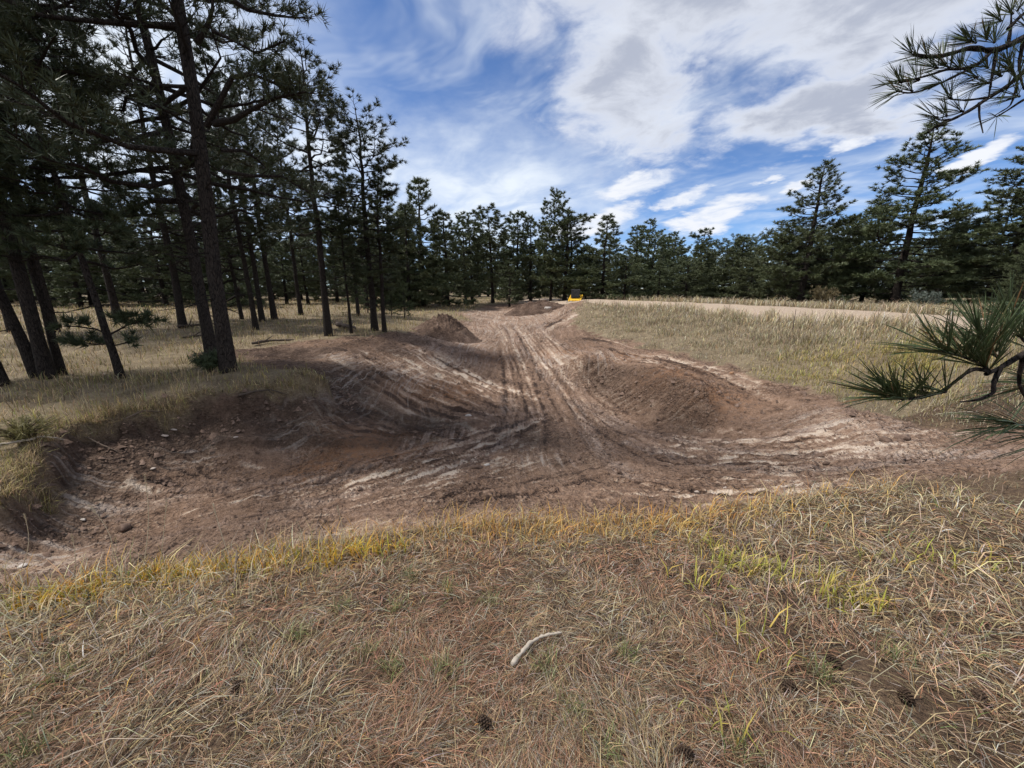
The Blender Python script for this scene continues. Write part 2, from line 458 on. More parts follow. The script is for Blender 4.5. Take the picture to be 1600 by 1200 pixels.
# ---------------------------------------------------------------- materials
def new_mat(name):
    m = bpy.data.materials.new(name); m.use_nodes = True
    t = NT(m.node_tree)
    for nd in list(t.t.nodes):
        t.t.nodes.remove(nd)
    out = t.n('ShaderNodeOutputMaterial')
    b = t.n('ShaderNodeBsdfPrincipled')
    b.inputs['Roughness'].default_value = 0.9
    b.inputs['Specular IOR Level'].default_value = 0.2
    t.t.links.new(b.outputs[0], out.inputs[0])
    return m, t, b

def mat_ground():
    m, t, b = new_mat('ground_soil')
    pos = t.n('ShaderNodeNewGeometry').outputs['Position']
    fl = t.attr('flow').outputs['Vector']
    a1 = t.xyz(t.attr('cover').outputs['Vector'])      # dirt, road, clay
    a2 = t.xyz(t.attr('soil').outputs['Vector'])       # topsoil, rust, tread
    tr = t.xyz(t.attr('tread').outputs['Vector'])      # run, offset
    mp = lambda v, sc: (lambda nd: (t.put(nd.inputs[0], v), setattr(nd.inputs['Scale'], 'default_value', sc), nd.outputs[0])[2])(t.n('ShaderNodeMapping'))
    n1 = t.noise(mp(fl, (3.2, .32, 1)), 1.0, 4, .6)
    n2 = t.noise(mp(fl, (13, .8, 1)), 1.0, 3, .65)
    n3 = t.noise(pos, .9, 4, .62)
    n4 = t.noise(pos, 9, 4, .7)
    n5 = t.noise(pos, 45, 3, .7)
    sel = t.m('ADD', t.m('ADD', t.m('MULTIPLY', n1, .24), t.m('MULTIPLY', n2, .20)), t.m('ADD', t.m('MULTIPLY', n3, .28), t.m('MULTIPLY', n4, .42)))
    sel = t.m('ADD', sel, t.m('MULTIPLY', t.m('SUBTRACT', n5, .55), .46))
    vo = t.n('ShaderNodeTexVoronoi', feature='F1')
    t.put(vo.inputs['Vector'], t.vm('ADD', pos, t.vm('MULTIPLY', t.noise(pos, 14, 1, .5, col=True), (.06, .06, .06))))
    vo.inputs['Scale'].default_value = 15; vo.inputs['Detail'].default_value = 1.0
    crumb = t.m('MULTIPLY', t.step(n3, .34, .60), t.m('SUBTRACT', .45, vo.outputs['Distance']))        # lumpy where the soil is loose
    sel = t.m('ADD', sel, t.m('MULTIPLY', crumb, .24))  # colour darkened in the crevices between lumps, standing in for shade
    sel = t.m('ADD', sel, t.m('MULTIPLY', a1[2], .12))
    sel = t.m('ADD', sel, t.m('MULTIPLY', t.xyz(t.attr('stroke').outputs['Vector'])[0], .29))
    dc = t.ramp(sel, [(.35, (.055, .034, .025)), (.46, (.168, .105, .071)), (.60, (.280, .186, .132)), (.72, (.45, .345, .262)), (.84, (.59, .485, .39))])
    rust = t.m('MULTIPLY', a2[1], t.step(n4, .35, .62))
    dc = t.mix(t.m('MULTIPLY', rust, .75), dc, (.235, .115, .055))
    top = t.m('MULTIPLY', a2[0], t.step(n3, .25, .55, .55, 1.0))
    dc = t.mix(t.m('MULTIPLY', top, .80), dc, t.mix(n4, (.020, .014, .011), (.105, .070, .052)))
    # roots and pale scratches
    clay = t.m('MULTIPLY', a1[2], t.step(n2, .50, .64))
    dc = t.mix(t.m('MULTIPLY', clay, .55), dc, t.mix(n4, (.30, .25, .22), (.60, .54, .49)))
    cle = t.step(t.m('SINE', t.m('MULTIPLY', t.m('ADD', tr[0], t.m('ABSOLUTE', tr[1])), 2 * math.pi / .13)), -.3, .5)
    trk = t.m('MULTIPLY', a2[2], t.step(n3, .30, .62))
    dc = t.mix(t.m('MULTIPLY', trk, t.m('ADD', t.m('MULTIPLY', t.m('MULTIPLY', cle, t.step(n4, .4, .6)), .34), t.m('MULTIPLY', t.step(n2, .42, .62), .5))), dc, (.42, .33, .28))
    gsel = t.noise(pos, 1.6, 4, .68)
    gf = t.noise(pos, 38, 3, .75)
    gc = t.ramp(t.m('ADD', t.m('MULTIPLY', gsel, .45), t.m('MULTIPLY', gf, .55)), [(.34, (.03, .02, .014)), (.52, (.095, .062, .040)), (.64, (.19, .135, .085)), (.78, (.34, .26, .17))])
    md = t.ramp(t.m('ADD', t.m('MULTIPLY', gsel, .5), t.m('MULTIPLY', gf, .5)), [(.34, (.09, .068, .042)), (.50, (.20, .155, .10)), (.66, (.33, .27, .175))])
    gc = t.mix(tr[2], gc, md)
    rc = t.ramp(t.m('ADD', t.m('MULTIPLY', n4, .5), t.m('MULTIPLY', n5, .5)), [(.3, (.30, .22, .16)), (.55, (.44, .35, .27)), (.75, (.55, .45, .36))])
    col = t.mix(a1[0], gc, dc)
    col = t.mix(a1[1], col, rc)
    t.put(b.inputs['Base Color'], col)
    b.inputs['Roughness'].default_value = .95
    hb = t.m('ADD', t.m('MULTIPLY', n4, .7), t.m('MULTIPLY', n5, .35))
    hb = t.m('ADD', hb, t.m('MULTIPLY', crumb, t.m('MULTIPLY', a1[0], .9)))
    hb = t.m('ADD', hb, t.m('MULTIPLY', n2, t.m('MULTIPLY', a1[0], .40)))
    hb = t.m('ADD', hb, t.m('MULTIPLY', trk, t.m('MULTIPLY', cle, .16)))
    t.put(b.inputs['Normal'], t.bump(hb, .09, 1.0))
    return m
M = {'ground': mat_ground()}

# ---------------------------------------------------------------- ground sheet
def mesh_from(name, v, f, mat=None, smooth=False):
    """v (n,3) array, f list/array of equal-length faces"""
    me = bpy.data.meshes.new(name)
    v = np.ascontiguousarray(v, np.float32); f = np.asarray(f, np.int32)
    k = f.shape[1]
    me.vertices.add(len(v)); me.vertices.foreach_set('co', v.ravel())
    me.loops.add(f.size); me.loops.foreach_set('vertex_index', f.ravel())
    me.polygons.add(len(f))
    me.polygons.foreach_set('loop_start', np.arange(0, f.size, k, dtype=np.int32))
    if smooth:
        me.polygons.foreach_set('use_smooth', np.ones(len(f), bool))
    me.update(calc_edges=True)
    if mat is not None:
        me.materials.append(mat)
    return me
def set_vec(me, name, arr):
    a = me.attributes.new(name, 'FLOAT_VECTOR', 'POINT')
    a.data.foreach_set('vector', np.ascontiguousarray(arr, np.float32).ravel())
def link(me, name, parent=None, loc=None, **props):
    o = bpy.data.objects.new(name, me)
    COL.objects.link(o)
    if parent is not None:
        o.parent = parent
    if loc is not None:
        o.location = loc
    for k_, v_ in props.items():
        o[k_] = v_
    return o

def build_ground():
    rad = [0.25]
    while rad[-1] < 60: rad.append(rad[-1] * (1.016 if rad[-1] < 2 else 1.0068 if 3 < rad[-1] < 13 else 1.0100))
    while rad[-1] < 900: rad.append(rad[-1] * 1.09)
    rad = np.array(rad)
    ang = np.concatenate([np.arange(-64, 64, .2), np.arange(64, 296, 2.0)])      # azimuth from +Y towards +X
    ang = np.radians(ang)
    n, k = len(rad), len(ang)
    X = (rad[:, None] * np.sin(ang)[None]).ravel(); Y = (rad[:, None] * np.cos(ang)[None]).ravel()
    z, sd, dirt, road, s, ph, dl, cut, tone = land(X, Y, True)
    V = np.stack([X, Y, z], 1)
    i = np.arange(n - 1)[:, None] * k; j = np.arange(k)[None]; j2 = (j + 1) % k
    F = np.stack([i + j, i + j2, i + k + j2, i + k + j], -1).reshape(-1, 4)[:, ::-1]
    # clay: pale raw faces; topsoil: dark band under the lip; rust: iron stained patches
    def blob(px, py, r):
        c = hit(px, py)[:2]
        return np.exp(-(((X - c[0]) ** 2 + (Y - c[1]) ** 2) / r ** 2))
    clay = sum(blob(*q) for q in [(90,750,.55),(30,860,.45),(0,890,.4),(490,640,.5),(560,600,.9),(600,620,.8),(540,560,.7),(640,585,.9),(700,560,1.2),(780,520,2.6),(820,500,4),(760,490,5),(860,560,1.6),(650,840,.35),(540,850,.4),(760,820,.5),(470,690,.35),(960,560,1.0),(1250,760,.4),(1150,800,.35),(850,720,.4),(1430,700,.6),(1280,655,.5),(1450,660,.5),(300,715,.3),(720,535,2)])
    rustm = sum(blob(*q) for q in [(560,700,.7),(640,700,.6),(480,740,.5),(700,610,.9),(640,600,.6),(960,560,.9),(1040,590,.8),(1120,625,.7),(760,560,1.),(880,550,1.)])
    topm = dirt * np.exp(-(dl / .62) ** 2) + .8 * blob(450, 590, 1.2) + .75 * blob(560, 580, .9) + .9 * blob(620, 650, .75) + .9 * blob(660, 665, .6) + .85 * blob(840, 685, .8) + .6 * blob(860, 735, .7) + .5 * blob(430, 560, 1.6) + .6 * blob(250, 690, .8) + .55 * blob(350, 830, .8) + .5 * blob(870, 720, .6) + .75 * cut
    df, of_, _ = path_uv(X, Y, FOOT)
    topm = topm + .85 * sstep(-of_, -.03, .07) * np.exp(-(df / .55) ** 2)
    tm = np.zeros(len(X)); run = np.zeros(len(X)); off = np.zeros(len(X)); best = np.full(len(X), 1e9)
    for T in TRACKS:
        dt, o_, r_ = path_uv(X, Y, T)
        tm = np.maximum(tm, np.exp(-(dt / .19) ** 4))
        m_ = dt < best
        best = np.where(m_, dt, best); run = np.where(m_, r_, run); off = np.where(m_, o_, off)
    att = {'cover': np.stack([dirt, road * (1 - dirt), np.clip(clay, 0, 1) * dirt], 1), 'soil': np.stack([np.clip(topm, 0, 1), np.clip(rustm, 0, 1), tm * dirt], 1),
           'flow': np.stack([s, ph, 0 * s], 1), 'tread': np.stack([run, off, (Y > 4.4 + .25 * X) * 1.0], 1)}
    dc_, oc_, rc_ = path_uv(X, Y, CUT)
    tone = tone + .5 * cut * rib(X, Y, rc_, oc_)  # shading of the ribs painted into the tone: light crests, dark furrows
    att['stroke'] = np.stack([tone, 0 * s, 0 * s], 1)
    fd = dirt[F].mean(1); fr = road[F].mean(1)
    kind = np.where(fd > .5, 1, np.where(fr > .5, 2, 0))
    for kd, name, lab in ((0, 'ground', 'dry grassy ground under the pines and round the excavation'), (1, 'dirt_basin', 'bare reddish brown graded dirt basin and channel with blade strokes'), (2, 'dirt_road', 'pale dirt road along the top of the embankment')):
        f = F[kind == kd]
        used = np.unique(f); remap = np.zeros(len(X), np.int32); remap[used] = np.arange(len(used))
        me = mesh_from(name, V[used], remap[f], M['ground'], True)
        for an, arr in att.items():
            set_vec(me, an, arr[used])
        link(me, name, label=lab, category='ground', kind='structure')
build_ground()
# ---------------------------------------------------------------- pines
def mat_bark():
    m, t, b = new_mat('pine_bark')
    tcn = t.n('ShaderNodeTexCoord').outputs['Object']
    mp = t.n('ShaderNodeMapping'); t.put(mp.inputs[0], tcn); mp.inputs['Scale'].default_value = (26, 26, 5)
    vo = t.n('ShaderNodeTexVoronoi', feature='DISTANCE_TO_EDGE'); t.put(vo.inputs[0], mp.outputs[0]); vo.inputs['Scale'].default_value = 1.6
    nz = t.noise(mp.outputs[0], 3, 5, .65)
    crack = t.step(vo.outputs[0], 0.0, 0.10)
    c = t.ramp(nz, [(.3, (.022, .018, .016)), (.55, (.052, .042, .036)), (.75, (.095, .075, .062))])
    c = t.mix(crack, (.018, .014, .012), c)
    t.put(b.inputs['Base Color'], c)
    t.put(b.inputs['Normal'], t.bump(t.m('ADD', crack, t.m('MULTIPLY', nz, .5)), .05, 1.0))
    return m
def mat_needles(name, dark, light, brown=0.0):
    m, t, b = new_mat(name)
    g = t.n('ShaderNodeNewGeometry'); oi = t.n('ShaderNodeObjectInfo')
    nz = t.noise(t.n('ShaderNodeTexCoord').outputs['Object'], .9, 2, .5)
    f = t.m('ADD', t.m('MULTIPLY', g.outputs['Random Per Island'], .55), t.m('MULTIPLY', nz, .55))
    c = t.mix(t.m('SUBTRACT', f, .1, clamp=True), dark, light)
    c = t.mix(t.m('MULTIPLY', oi.outputs['Random'], .45), c, (.075, .078, .036))
    if brown:
        c = t.mix(t.step(g.outputs['Random Per Island'], 1 - brown, 1 - brown + .02), c, (.16, .085, .035))
    t.put(b.inputs['Base Color'], c)
    b.inputs['Roughness'].default_value = .55
    b.inputs['Specular IOR Level'].default_value = .35
    return m
M['bark'] = mat_bark()
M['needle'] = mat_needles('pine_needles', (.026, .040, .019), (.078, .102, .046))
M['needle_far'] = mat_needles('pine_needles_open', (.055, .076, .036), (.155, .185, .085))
M['needle_near'] = mat_needles('pine_needles_close', (.030, .052, .020), (.085, .125, .048), .05)
M['needle_young'] = mat_needles('young_pine_needles', (.038, .062, .022), (.095, .125, .045))
M['weed'] = mat_needles('weed_leaves', (.13, .125, .04), (.28, .24, .08))
M['needle_blue'] = mat_needles('sage_leaves', (.10, .13, .12), (.20, .24, .21))
M['needle_dry'] = mat_needles('dry_shrub_leaves', (.11, .08, .04), (.24, .19, .10))

def unit(v):
    v = np.asarray(v, float); n = np.linalg.norm(v, axis=-1, keepdims=True)
    return v / np.maximum(n, 1e-9)

class Tubes:
    """tapered tubes gathered into one mesh"""
    def __init__(s):
        s.v = []; s.f = []; s.n = 0
    def add(s, pts, rad, sides=6, rough=0.0, rg=None):
        pts = np.asarray(pts, float); k = len(pts)
        rad = np.asarray(rad, float) * np.ones(k)
        d = np.gradient(pts, axis=0); d = unit(d)
        ref = np.array([0, 0, 1.0]) if abs(d[:, 2]).mean() < .8 else np.array([1.0, 0, 0])
        a = unit(np.cross(d, ref)); b = np.cross(d, a)
        th = np.arange(sides) / sides * 2 * np.pi
        rr = rad[:, None] * np.ones(sides)
        if rough and rg is not None:
            rr = rr * (1 + rough * (rg.random((k, sides)) - .5))
        v = pts[:, None] + rr[..., None] * (np.cos(th)[None, :, None] * a[:, None] + np.sin(th)[None, :, None] * b[:, None])
        i = (np.arange(k - 1)[:, None] * sides); j = np.arange(sides)[None]; j2 = (j + 1) % sides
        f = np.stack([i + j, i + j2, i + sides + j2, i + sides + j], -1).reshape(-1, 4) + s.n
        s.v.append(v.reshape(-1, 3)); s.f.append(f); s.n += k * sides
    def mesh(s, name, mat):
        return mesh_from(name, np.concatenate(s.v), np.concatenate(s.f), mat, True)

def needles(rg, pos, dr, n, L, wd, spread=.95, back=.35, up=.0):
    """n needles round each shoot (pos, dr)"""
    pos = np.repeat(np.asarray(pos), n, 0); dr = np.repeat(np.asarray(dr), n, 0)
    N = len(pos)
    rs = unit(rg.normal(size=(N, 3)))
    nd = unit(dr + spread * rs + np.array([0, 0, up]))
    l = L * rg.uniform(.65, 1.15, N)[:, None]
    base = pos - dr * (L * back * rg.random(N)[:, None])
    sd = unit(np.cross(nd, unit(rg.normal(size=(N, 3))))) * wd
    v = np.stack([base - sd * .6, base + nd * l, base + sd * .6], 1).reshape(-1, 3)
    # widest in the middle: lift the foot a little so needles do not meet in a solid knot
    return v
def needle_mesh(name, v, mat):
    return mesh_from(name, v, np.arange(len(v)).reshape(-1, 3), mat)

def pine(seed, H, cb, Rm, r0, nbr, L, total, wd, top='cone', dead=10, tw=1.0, sway=.12, sides=8, mat='needle', limbs=(), lean=(0, 0), kill=None, curve=.0):
    """returns wood tubes, needle vertices; H height, cb bare fraction, Rm crown radius, L needle length"""
    rg = np.random.default_rng(seed)
    T = Tubes(); P = []; D = []
    nt = 16
    h = np.linspace(0, 1, nt)
    off = np.cumsum(rg.normal(0, sway, (nt, 2)), 0) * (h[:, None] ** .7) * .35
    tr = np.stack([off[:, 0] + lean[0] * H * (h + curve * np.sin(h * np.pi)), off[:, 1] + lean[1] * H * h, h * H], 1)
    rad = r0 * (1 - h) ** .75 + .012
    rad[0] *= 1.35; rad[1] *= 1.05
    tr0 = tr.copy(); tr0[0, 2] -= .25
    T.add(tr0, rad, sides, .16, rg)
    tp = lambda f: np.array([np.interp(f, h, tr[:, k]) for k in range(3)])
    trd = lambda f: np.interp(f, h, rad)
    for k in range(dead):
        f = rg.uniform(.02 + cb * .25, cb * 1.05 + .03); a = rg.uniform(0, 2 * np.pi); l = rg.uniform(.3, 1.0) * min(Rm, 2) * .7
        b = tp(f); q = np.array([np.cos(a), np.sin(a), rg.uniform(-.35, .25)])
        pts = [b, b + q * l * .5 + [0, 0, -.05 * l], b + q * l + rg.normal(0, .12, 3) * l]
        T.add(pts, [.018, .011, .004], 3)
        if rg.random() < .6:
            q2 = unit(q + rg.normal(0, .6, 3)); T.add([pts[1], pts[1] + q2 * l * .45], [.008, .003], 3)
    ga = rg.uniform(0, 6)
    for k in range(nbr):
        hh = (k + rg.uniform(0, 1)) / nbr
        f = cb + (1 - cb) * hh * .985
        ga += 2.399 + rg.normal(0, .35)
        if top == 'cone':
            pr = (1 - hh) ** .8 * (.62 + .38 * min(1, hh / .2)) + .07
        elif top == 'round':
            pr = math.sqrt(max(0, 1 - (hh * 1.02 - .32) ** 2 / .55)) if hh > .1 else .75
            pr = max(pr, .16)
        else:                                      # open: gaps between uneven branches
            pr = (math.sin(math.pi * min(1, .18 + hh * .82)) ** .7 + .1) * rg.choice([.45, .8, 1.15], p=[.3, .4, .3])
        l = Rm * pr * rg.uniform(.72, 1.18)
        if kill is not None and kill(ga, f): continue
        tilt = (-.22 + .95 * hh ** 1.3) + rg.normal(0, .12)
        az0 = np.array([math.cos(ga), math.sin(ga), 0])
        q = unit(az0 * math.cos(tilt) + np.array([0, 0, math.sin(tilt)]))
        b = tp(f)
        npt = 6; s = np.linspace(0, 1, npt)[:, None]
        side = np.array([-az0[1], az0[0], 0])
        bend = rg.normal(0, .14); rise = rg.uniform(.05, .28)
        pts = b + q * l * s + np.array([0, 0, 1]) * l * (rise * s ** 2.2 - .06 * np.sin(s * np.pi)) + side * l * bend * np.sin(s * 2.2)
        pts[1:-1] += rg.normal(0, .025 * l, (npt - 2, 3))
        br = max(.012, min(trd(f) * .55, .02 + l * .014)) * (1 - .85 * s[:, 0]) + .003
        T.add(pts, br, 4 if l < 1.6 else 5)
        branchlets(rg, T, P, D, pts, l, tw, L, wood=L < .3)
    for pts, r, frac in limbs:                     # named limbs given by their path
        pts = np.asarray(pts)
        T.add(pts, np.linspace(r, .012, len(pts)), 6, .1, rg)
        ll = np.linalg.norm(np.diff(pts, axis=0), axis=1).sum()
        branchlets(rg, T, P, D, pts, ll, tw * 1.5, L, frac)
    t0 = tp(.995); P.append(t0); D.append(np.array([0, 0, 1.0]))
    P = np.array(P); D = unit(np.array(D))
    return T, needles(rg, P, D, max(5, int(round(total / len(P)))), L, wd, up=.15)

def branchlets(rg, T, P, D, pts, l, tw, L, frac=.32, wood=True):
    npt = len(pts); S = np.linspace(0, 1, npt)
    at = lambda f: np.array([np.interp(f, S, pts[:, k]) for k in range(3)])
    ax = unit(pts[-1] - pts[0])
    nb = max(4, int(l * 6.5 * tw))
    for i in range(nb):
        f = frac + (1 - frac) * (i + rg.random()) / nb
        p = at(f); sgn = 1 if i % 2 else -1
        d0 = unit(at(min(1, f + .1)) - at(max(0, f - .1)))
        sd = unit(np.cross(d0, [0, 0, 1.0])) * sgn
        q = unit(d0 * rg.uniform(.35, 1.0) + sd * rg.uniform(.5, 1.1) + np.array([0, 0, rg.uniform(-.15, .55)]))
        sl = min(.95, l * .34) * (1.15 - .75 * f) * rg.uniform(.6, 1.25) + .06
        e = p + q * sl + np.array([0, 0, .12 * sl])
        if wood:
            T.add([p, p + q * sl * .55, e], [.009, .006, .003], 3)
        nt = max(2, int(sl / (L * .42)))
        for j in range(nt):
            g = .35 + .65 * (j + 1) / nt
            pp = p + (e - p) * g
            q2 = unit(q + rg.normal(0, .55, 3) + np.array([0, 0, .35]))
            if j < nt - 1:
                pp = pp + q2 * L * rg.uniform(.2, 1.1)
            P.append(pp); D.append(q2)
    P.append(pts[-1]); D.append(unit(pts[-1] - pts[-2]))

def empty(name, loc, label=None, cat=None, group=None):
    o = bpy.data.objects.new(name, None); COL.objects.link(o)
    o.location = loc; o.empty_display_size = .3
    if label: o['label'] = label
    if cat: o['category'] = cat
    if group: o['group'] = group
    return o

VAR = {}
def variant(key, mat='needle', **kw):
    T, nv = pine(**kw)
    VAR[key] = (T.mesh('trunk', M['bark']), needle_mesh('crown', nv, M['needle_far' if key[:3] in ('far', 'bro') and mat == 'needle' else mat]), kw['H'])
# near grove
variant('grove_a', seed=3, H=13, cb=.27, Rm=2.7, r0=.15, nbr=64, L=.19, total=37000, wd=.0135, top='open', dead=16)
variant('grove_b', seed=8, H=12, cb=.22, Rm=2.5, r0=.13, nbr=70, L=.19, total=37000, wd=.0135, top='cone', dead=18)
variant('grove_c', seed=21, H=13, cb=.40, Rm=2.0, r0=.125, nbr=46, L=.20, total=34000, wd=.016, top='open', dead=16)
variant('slim_a', seed=33, H=11.5, cb=.36, Rm=1.7, r0=.125, nbr=50, L=.20, total=32000, wd=.017, top='round', dead=14)
variant('slim_b', seed=37, H=11, cb=.30, Rm=1.5, r0=.10, nbr=46, L=.20, total=32000, wd=.017, top='cone', dead=14)
variant('sapling', seed=41, H=5, cb=.12, Rm=1.3, r0=.06, nbr=34, L=.18, total=11000, wd=.016, top='cone', dead=4, mat='needle_young')
# farther off
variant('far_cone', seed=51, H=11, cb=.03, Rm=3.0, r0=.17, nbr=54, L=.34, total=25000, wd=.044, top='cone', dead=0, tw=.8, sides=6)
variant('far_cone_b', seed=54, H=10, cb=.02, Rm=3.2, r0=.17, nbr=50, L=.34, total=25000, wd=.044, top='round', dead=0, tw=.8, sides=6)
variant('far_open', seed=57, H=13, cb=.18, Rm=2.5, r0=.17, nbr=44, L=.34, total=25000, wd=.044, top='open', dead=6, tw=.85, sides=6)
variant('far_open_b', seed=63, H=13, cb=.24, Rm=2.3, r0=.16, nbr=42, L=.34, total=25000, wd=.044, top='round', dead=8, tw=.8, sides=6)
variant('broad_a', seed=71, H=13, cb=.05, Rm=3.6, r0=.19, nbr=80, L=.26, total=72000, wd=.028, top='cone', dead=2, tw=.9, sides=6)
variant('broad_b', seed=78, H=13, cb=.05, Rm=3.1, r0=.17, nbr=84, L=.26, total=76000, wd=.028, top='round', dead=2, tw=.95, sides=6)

def place(px, y, py_top, key, label, group=None, rz=None, wide=1.0, lean=(0, 0), name='pine_tree', py_base=None):
    """stand a pine at depth y, its foot at pixel column px, its tip at pixel row py_top"""
    if py_base is not None:
        c = ground_at(px, py_base); x, y = c[0], c[1]
    else:
        x = 0.0
        for _ in range(4):
            zz = Z(x, y)
            f = y * CP - (zz - EYE) * SP
            x = (px - 800) / FPX * f
    zz = Z(x, y)
    wv = (600 - py_top) / FPX
    zt = EYE + y * (wv * CP - SP) / (CP + wv * SP)
    me_t, me_c, H0 = VAR[key]
    if key[:3] == 'far': wide *= 1.28
    s = (zt - zz) / H0
    o = empty(name, (x, y, zz - .02), label, 'tree', group)
    o.rotation_euler = (lean[1], lean[0], rng.uniform(0, 6.28) if rz is None else rz)
    sw = wide * s ** .6 if s < 1 else wide * min(s, 1.25)
    o.scale = (sw, sw, s)
    link(me_t, 'trunk', o); link(me_c, 'crown', o)
    return o

def hero(px, py, H, label, dist=None, limbs_px=(), **kw):
    """a tree with a mesh of its own; foot at a ground pixel"""
    c = ground_at(px, py)
    limbs = []
    for path, r, frac in limbs_px:
        pts = np.array([at_y(a, b, c[1] + dy) - c for a, b, dy in path])
        limbs.append((pts, r, frac))
    T, nv = pine(H=H, limbs=limbs, **kw)
    o = empty('pine_tree', tuple(c - np.array([0, 0, .03])), label, 'tree', 'pines in the shaded grove')
    link(T.mesh('trunk', M['bark']), 'trunk', o)
    link(needle_mesh('crown', nv, M['needle']), 'crown', o)
    return o, c

NEAR = dict(L=.19, total=37000, wd=.0135)
hero(357, 581, 14.5, 'tall pine with thick straight dark trunk at the grass tip above the cut bank', seed=101, cb=.26, Rm=2.9, r0=.118, nbr=60, top='open', dead=20, lean=(.045, 0), sides=10,
     kill=lambda a, f: math.cos(a) > .45 and f < .62,
     limbs_px=[([(322,195,0),(340,160,-.1),(362,118,-.2),(392,112,-.3),(425,125,-.3),(450,135,-.3)], .055, .55),
               ([(335,190,0),(365,184,-.2),(385,172,-.3),(430,150,-.4),(478,140,-.5)], .06, .5),
               ([(345,232,0),(380,232,.3),(400,245,.5),(425,268,.6)], .035, .4),
               ([(345,264,0),(390,272,.2),(440,273,.3),(485,300,.4)], .04, .35),
               ([(308,62,0),(325,35,-.1),(332,8,-.1),(328,-30,-.1)], .05, .3),
               ([(332,45,-.1),(365,60,-.2),(400,80,-.3),(445,60,-.3)], .03, .35)], **NEAR)
hero(334, 572, 13.5, 'pine with leaning crooked trunk just beside the tall straight one', seed=117, cb=.25, Rm=3.0, r0=.105, nbr=70, top='open', dead=20, lean=(-.075, .03), curve=-.25, sides=10, **NEAR)
hero(76, 592, 13.0, 'thick pine trunk in the middle of the multi-stemmed clump near the edge of view', seed=123, cb=.36, Rm=2.7, r0=.10, nbr=56, top='open', dead=14, lean=(-.01, .02), sides=10, **NEAR)
hero(62, 590, 10.0, 'pine trunk leaning sharply outward from the foot of the stem clump', seed=129, cb=.48, Rm=1.9, r0=.085, nbr=34, top='open', dead=10, lean=(-.22, .06), sides=9, **NEAR)
hero(97, 586, 11.0, 'slender crooked pine stem on the inner side of the clump', seed=133, cb=.34, Rm=1.7, r0=.06, nbr=36, top='open', dead=12, lean=(-.02, .04), curve=-.25, sides=8, **NEAR)
hero(190, 592, 8.0, 'thin leaning young pine with flat dark low branches in open grass', seed=141, cb=.30, Rm=1.7, r0=.055, nbr=44, top='cone', dead=3, lean=(-.10, .03), sides=8,
     limbs_px=[([(172,522,0),(150,512,-.1),(120,508,-.2),(105,507,-.2)], .018, .25), ([(172,520,0),(200,505,-.2),(222,500,-.3)], .018, .25),
               ([(176,535,0),(150,536,.1),(122,532,.2)], .016, .3), ([(176,538,0),(195,534,.1),(206,530,.2)], .016, .3)], **NEAR)
hero(3, 602, 7.0, 'pine stem cut by the picture edge beside the stem clump', seed=143, cb=.35, Rm=1.5, r0=.09, nbr=30, top='open', dead=6, lean=(-.12, .02), **NEAR)

# grove behind the near stems: column, depth, row of the tip, kind, label
GR = 'pines in the shaded grove'
place(186, 19, -40, 'grove_c', 'stout pine standing back in the grove behind the thin leaning young pine', GR)
place(286, 17, 20, 'grove_b', 'pine with dense drooping crown behind the leaning crooked trunk', GR, wide=1.1)
place(84, 15, -60, 'grove_c', 'dense dark pine filling the grove over the stem clump', GR, wide=1.2)
place(20, 15, -20, 'grove_c', 'dense dark pine at the picture edge behind the stem clump', GR)
place(400, 16.5, 60, 'slim_b', 'slim dark stem first in the row behind the tall straight pine', GR)
place(410, 20, 150, 'slim_a', 'slim pine stem second in the row behind the tall straight pine', GR)
place(429, 21, 120, 'grove_c', 'thicker pine trunk third in the row behind the tall straight pine', GR, wide=1.1)
place(378, 21, 190, 'sapling', 'thin young pine seen past the tall straight trunk', GR)
place(322, 20, 150, 'slim_b', 'spindly many-stemmed young pine seen between the two thick trunks', GR)
place(513, None, 78, 'grove_c', 'straight bare-trunked pine with a full rounded tip at the end of the grove', GR, py_base=524, wide=1.2)
place(549, None, 300, 'slim_b', 'very thin young pine stem between the two bare-trunked pines', GR, py_base=521, wide=.8)
place(586, None, 166, 'slim_a', 'pine with forked-looking open tip standing by the end of the cut bank', GR, py_base=517, wide=1.25)
place(601, None, 262, 'slim_b', 'slender pine stem closest to the dirt mound', GR, py_base=519, wide=1.15)
place(560, 24, 235, 'slim_b', 'mid grove pine half hidden behind the open tipped pine', GR)
place(470, 24, 180, 'slim_a', 'mid grove pine half hidden behind the straight bare-trunked pine', GR)
place(612, 24, 452, 'sapling', 'small bright green sapling in the grass left of the mound', 'young pines', wide=.8)
place(632, 23, 440, 'sapling', 'taller bright green sapling nearest the mound', 'young pines', wide=.7)
place(575, 26, 430, 'sapling', 'faint green sapling among grass behind the grove edge', 'young pines', wide=.8)
# wall of trees beyond the channel
FAR = 'pines beyond the head of the channel'
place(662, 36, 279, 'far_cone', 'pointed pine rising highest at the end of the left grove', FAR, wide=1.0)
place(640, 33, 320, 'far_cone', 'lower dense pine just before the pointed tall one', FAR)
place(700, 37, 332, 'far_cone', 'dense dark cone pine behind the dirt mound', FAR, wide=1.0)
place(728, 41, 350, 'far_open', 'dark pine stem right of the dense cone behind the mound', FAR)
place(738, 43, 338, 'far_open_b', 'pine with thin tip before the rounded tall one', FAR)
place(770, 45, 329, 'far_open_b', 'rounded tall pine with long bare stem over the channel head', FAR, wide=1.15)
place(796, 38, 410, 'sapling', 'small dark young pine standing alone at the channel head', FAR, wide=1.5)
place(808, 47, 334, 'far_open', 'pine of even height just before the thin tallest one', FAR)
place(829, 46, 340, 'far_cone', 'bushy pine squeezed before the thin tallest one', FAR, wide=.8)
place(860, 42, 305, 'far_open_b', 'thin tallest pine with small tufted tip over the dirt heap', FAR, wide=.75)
place(882, 41, 330, 'far_open', 'thick dark pine left of the yellow loader', FAR, wide=1.25)
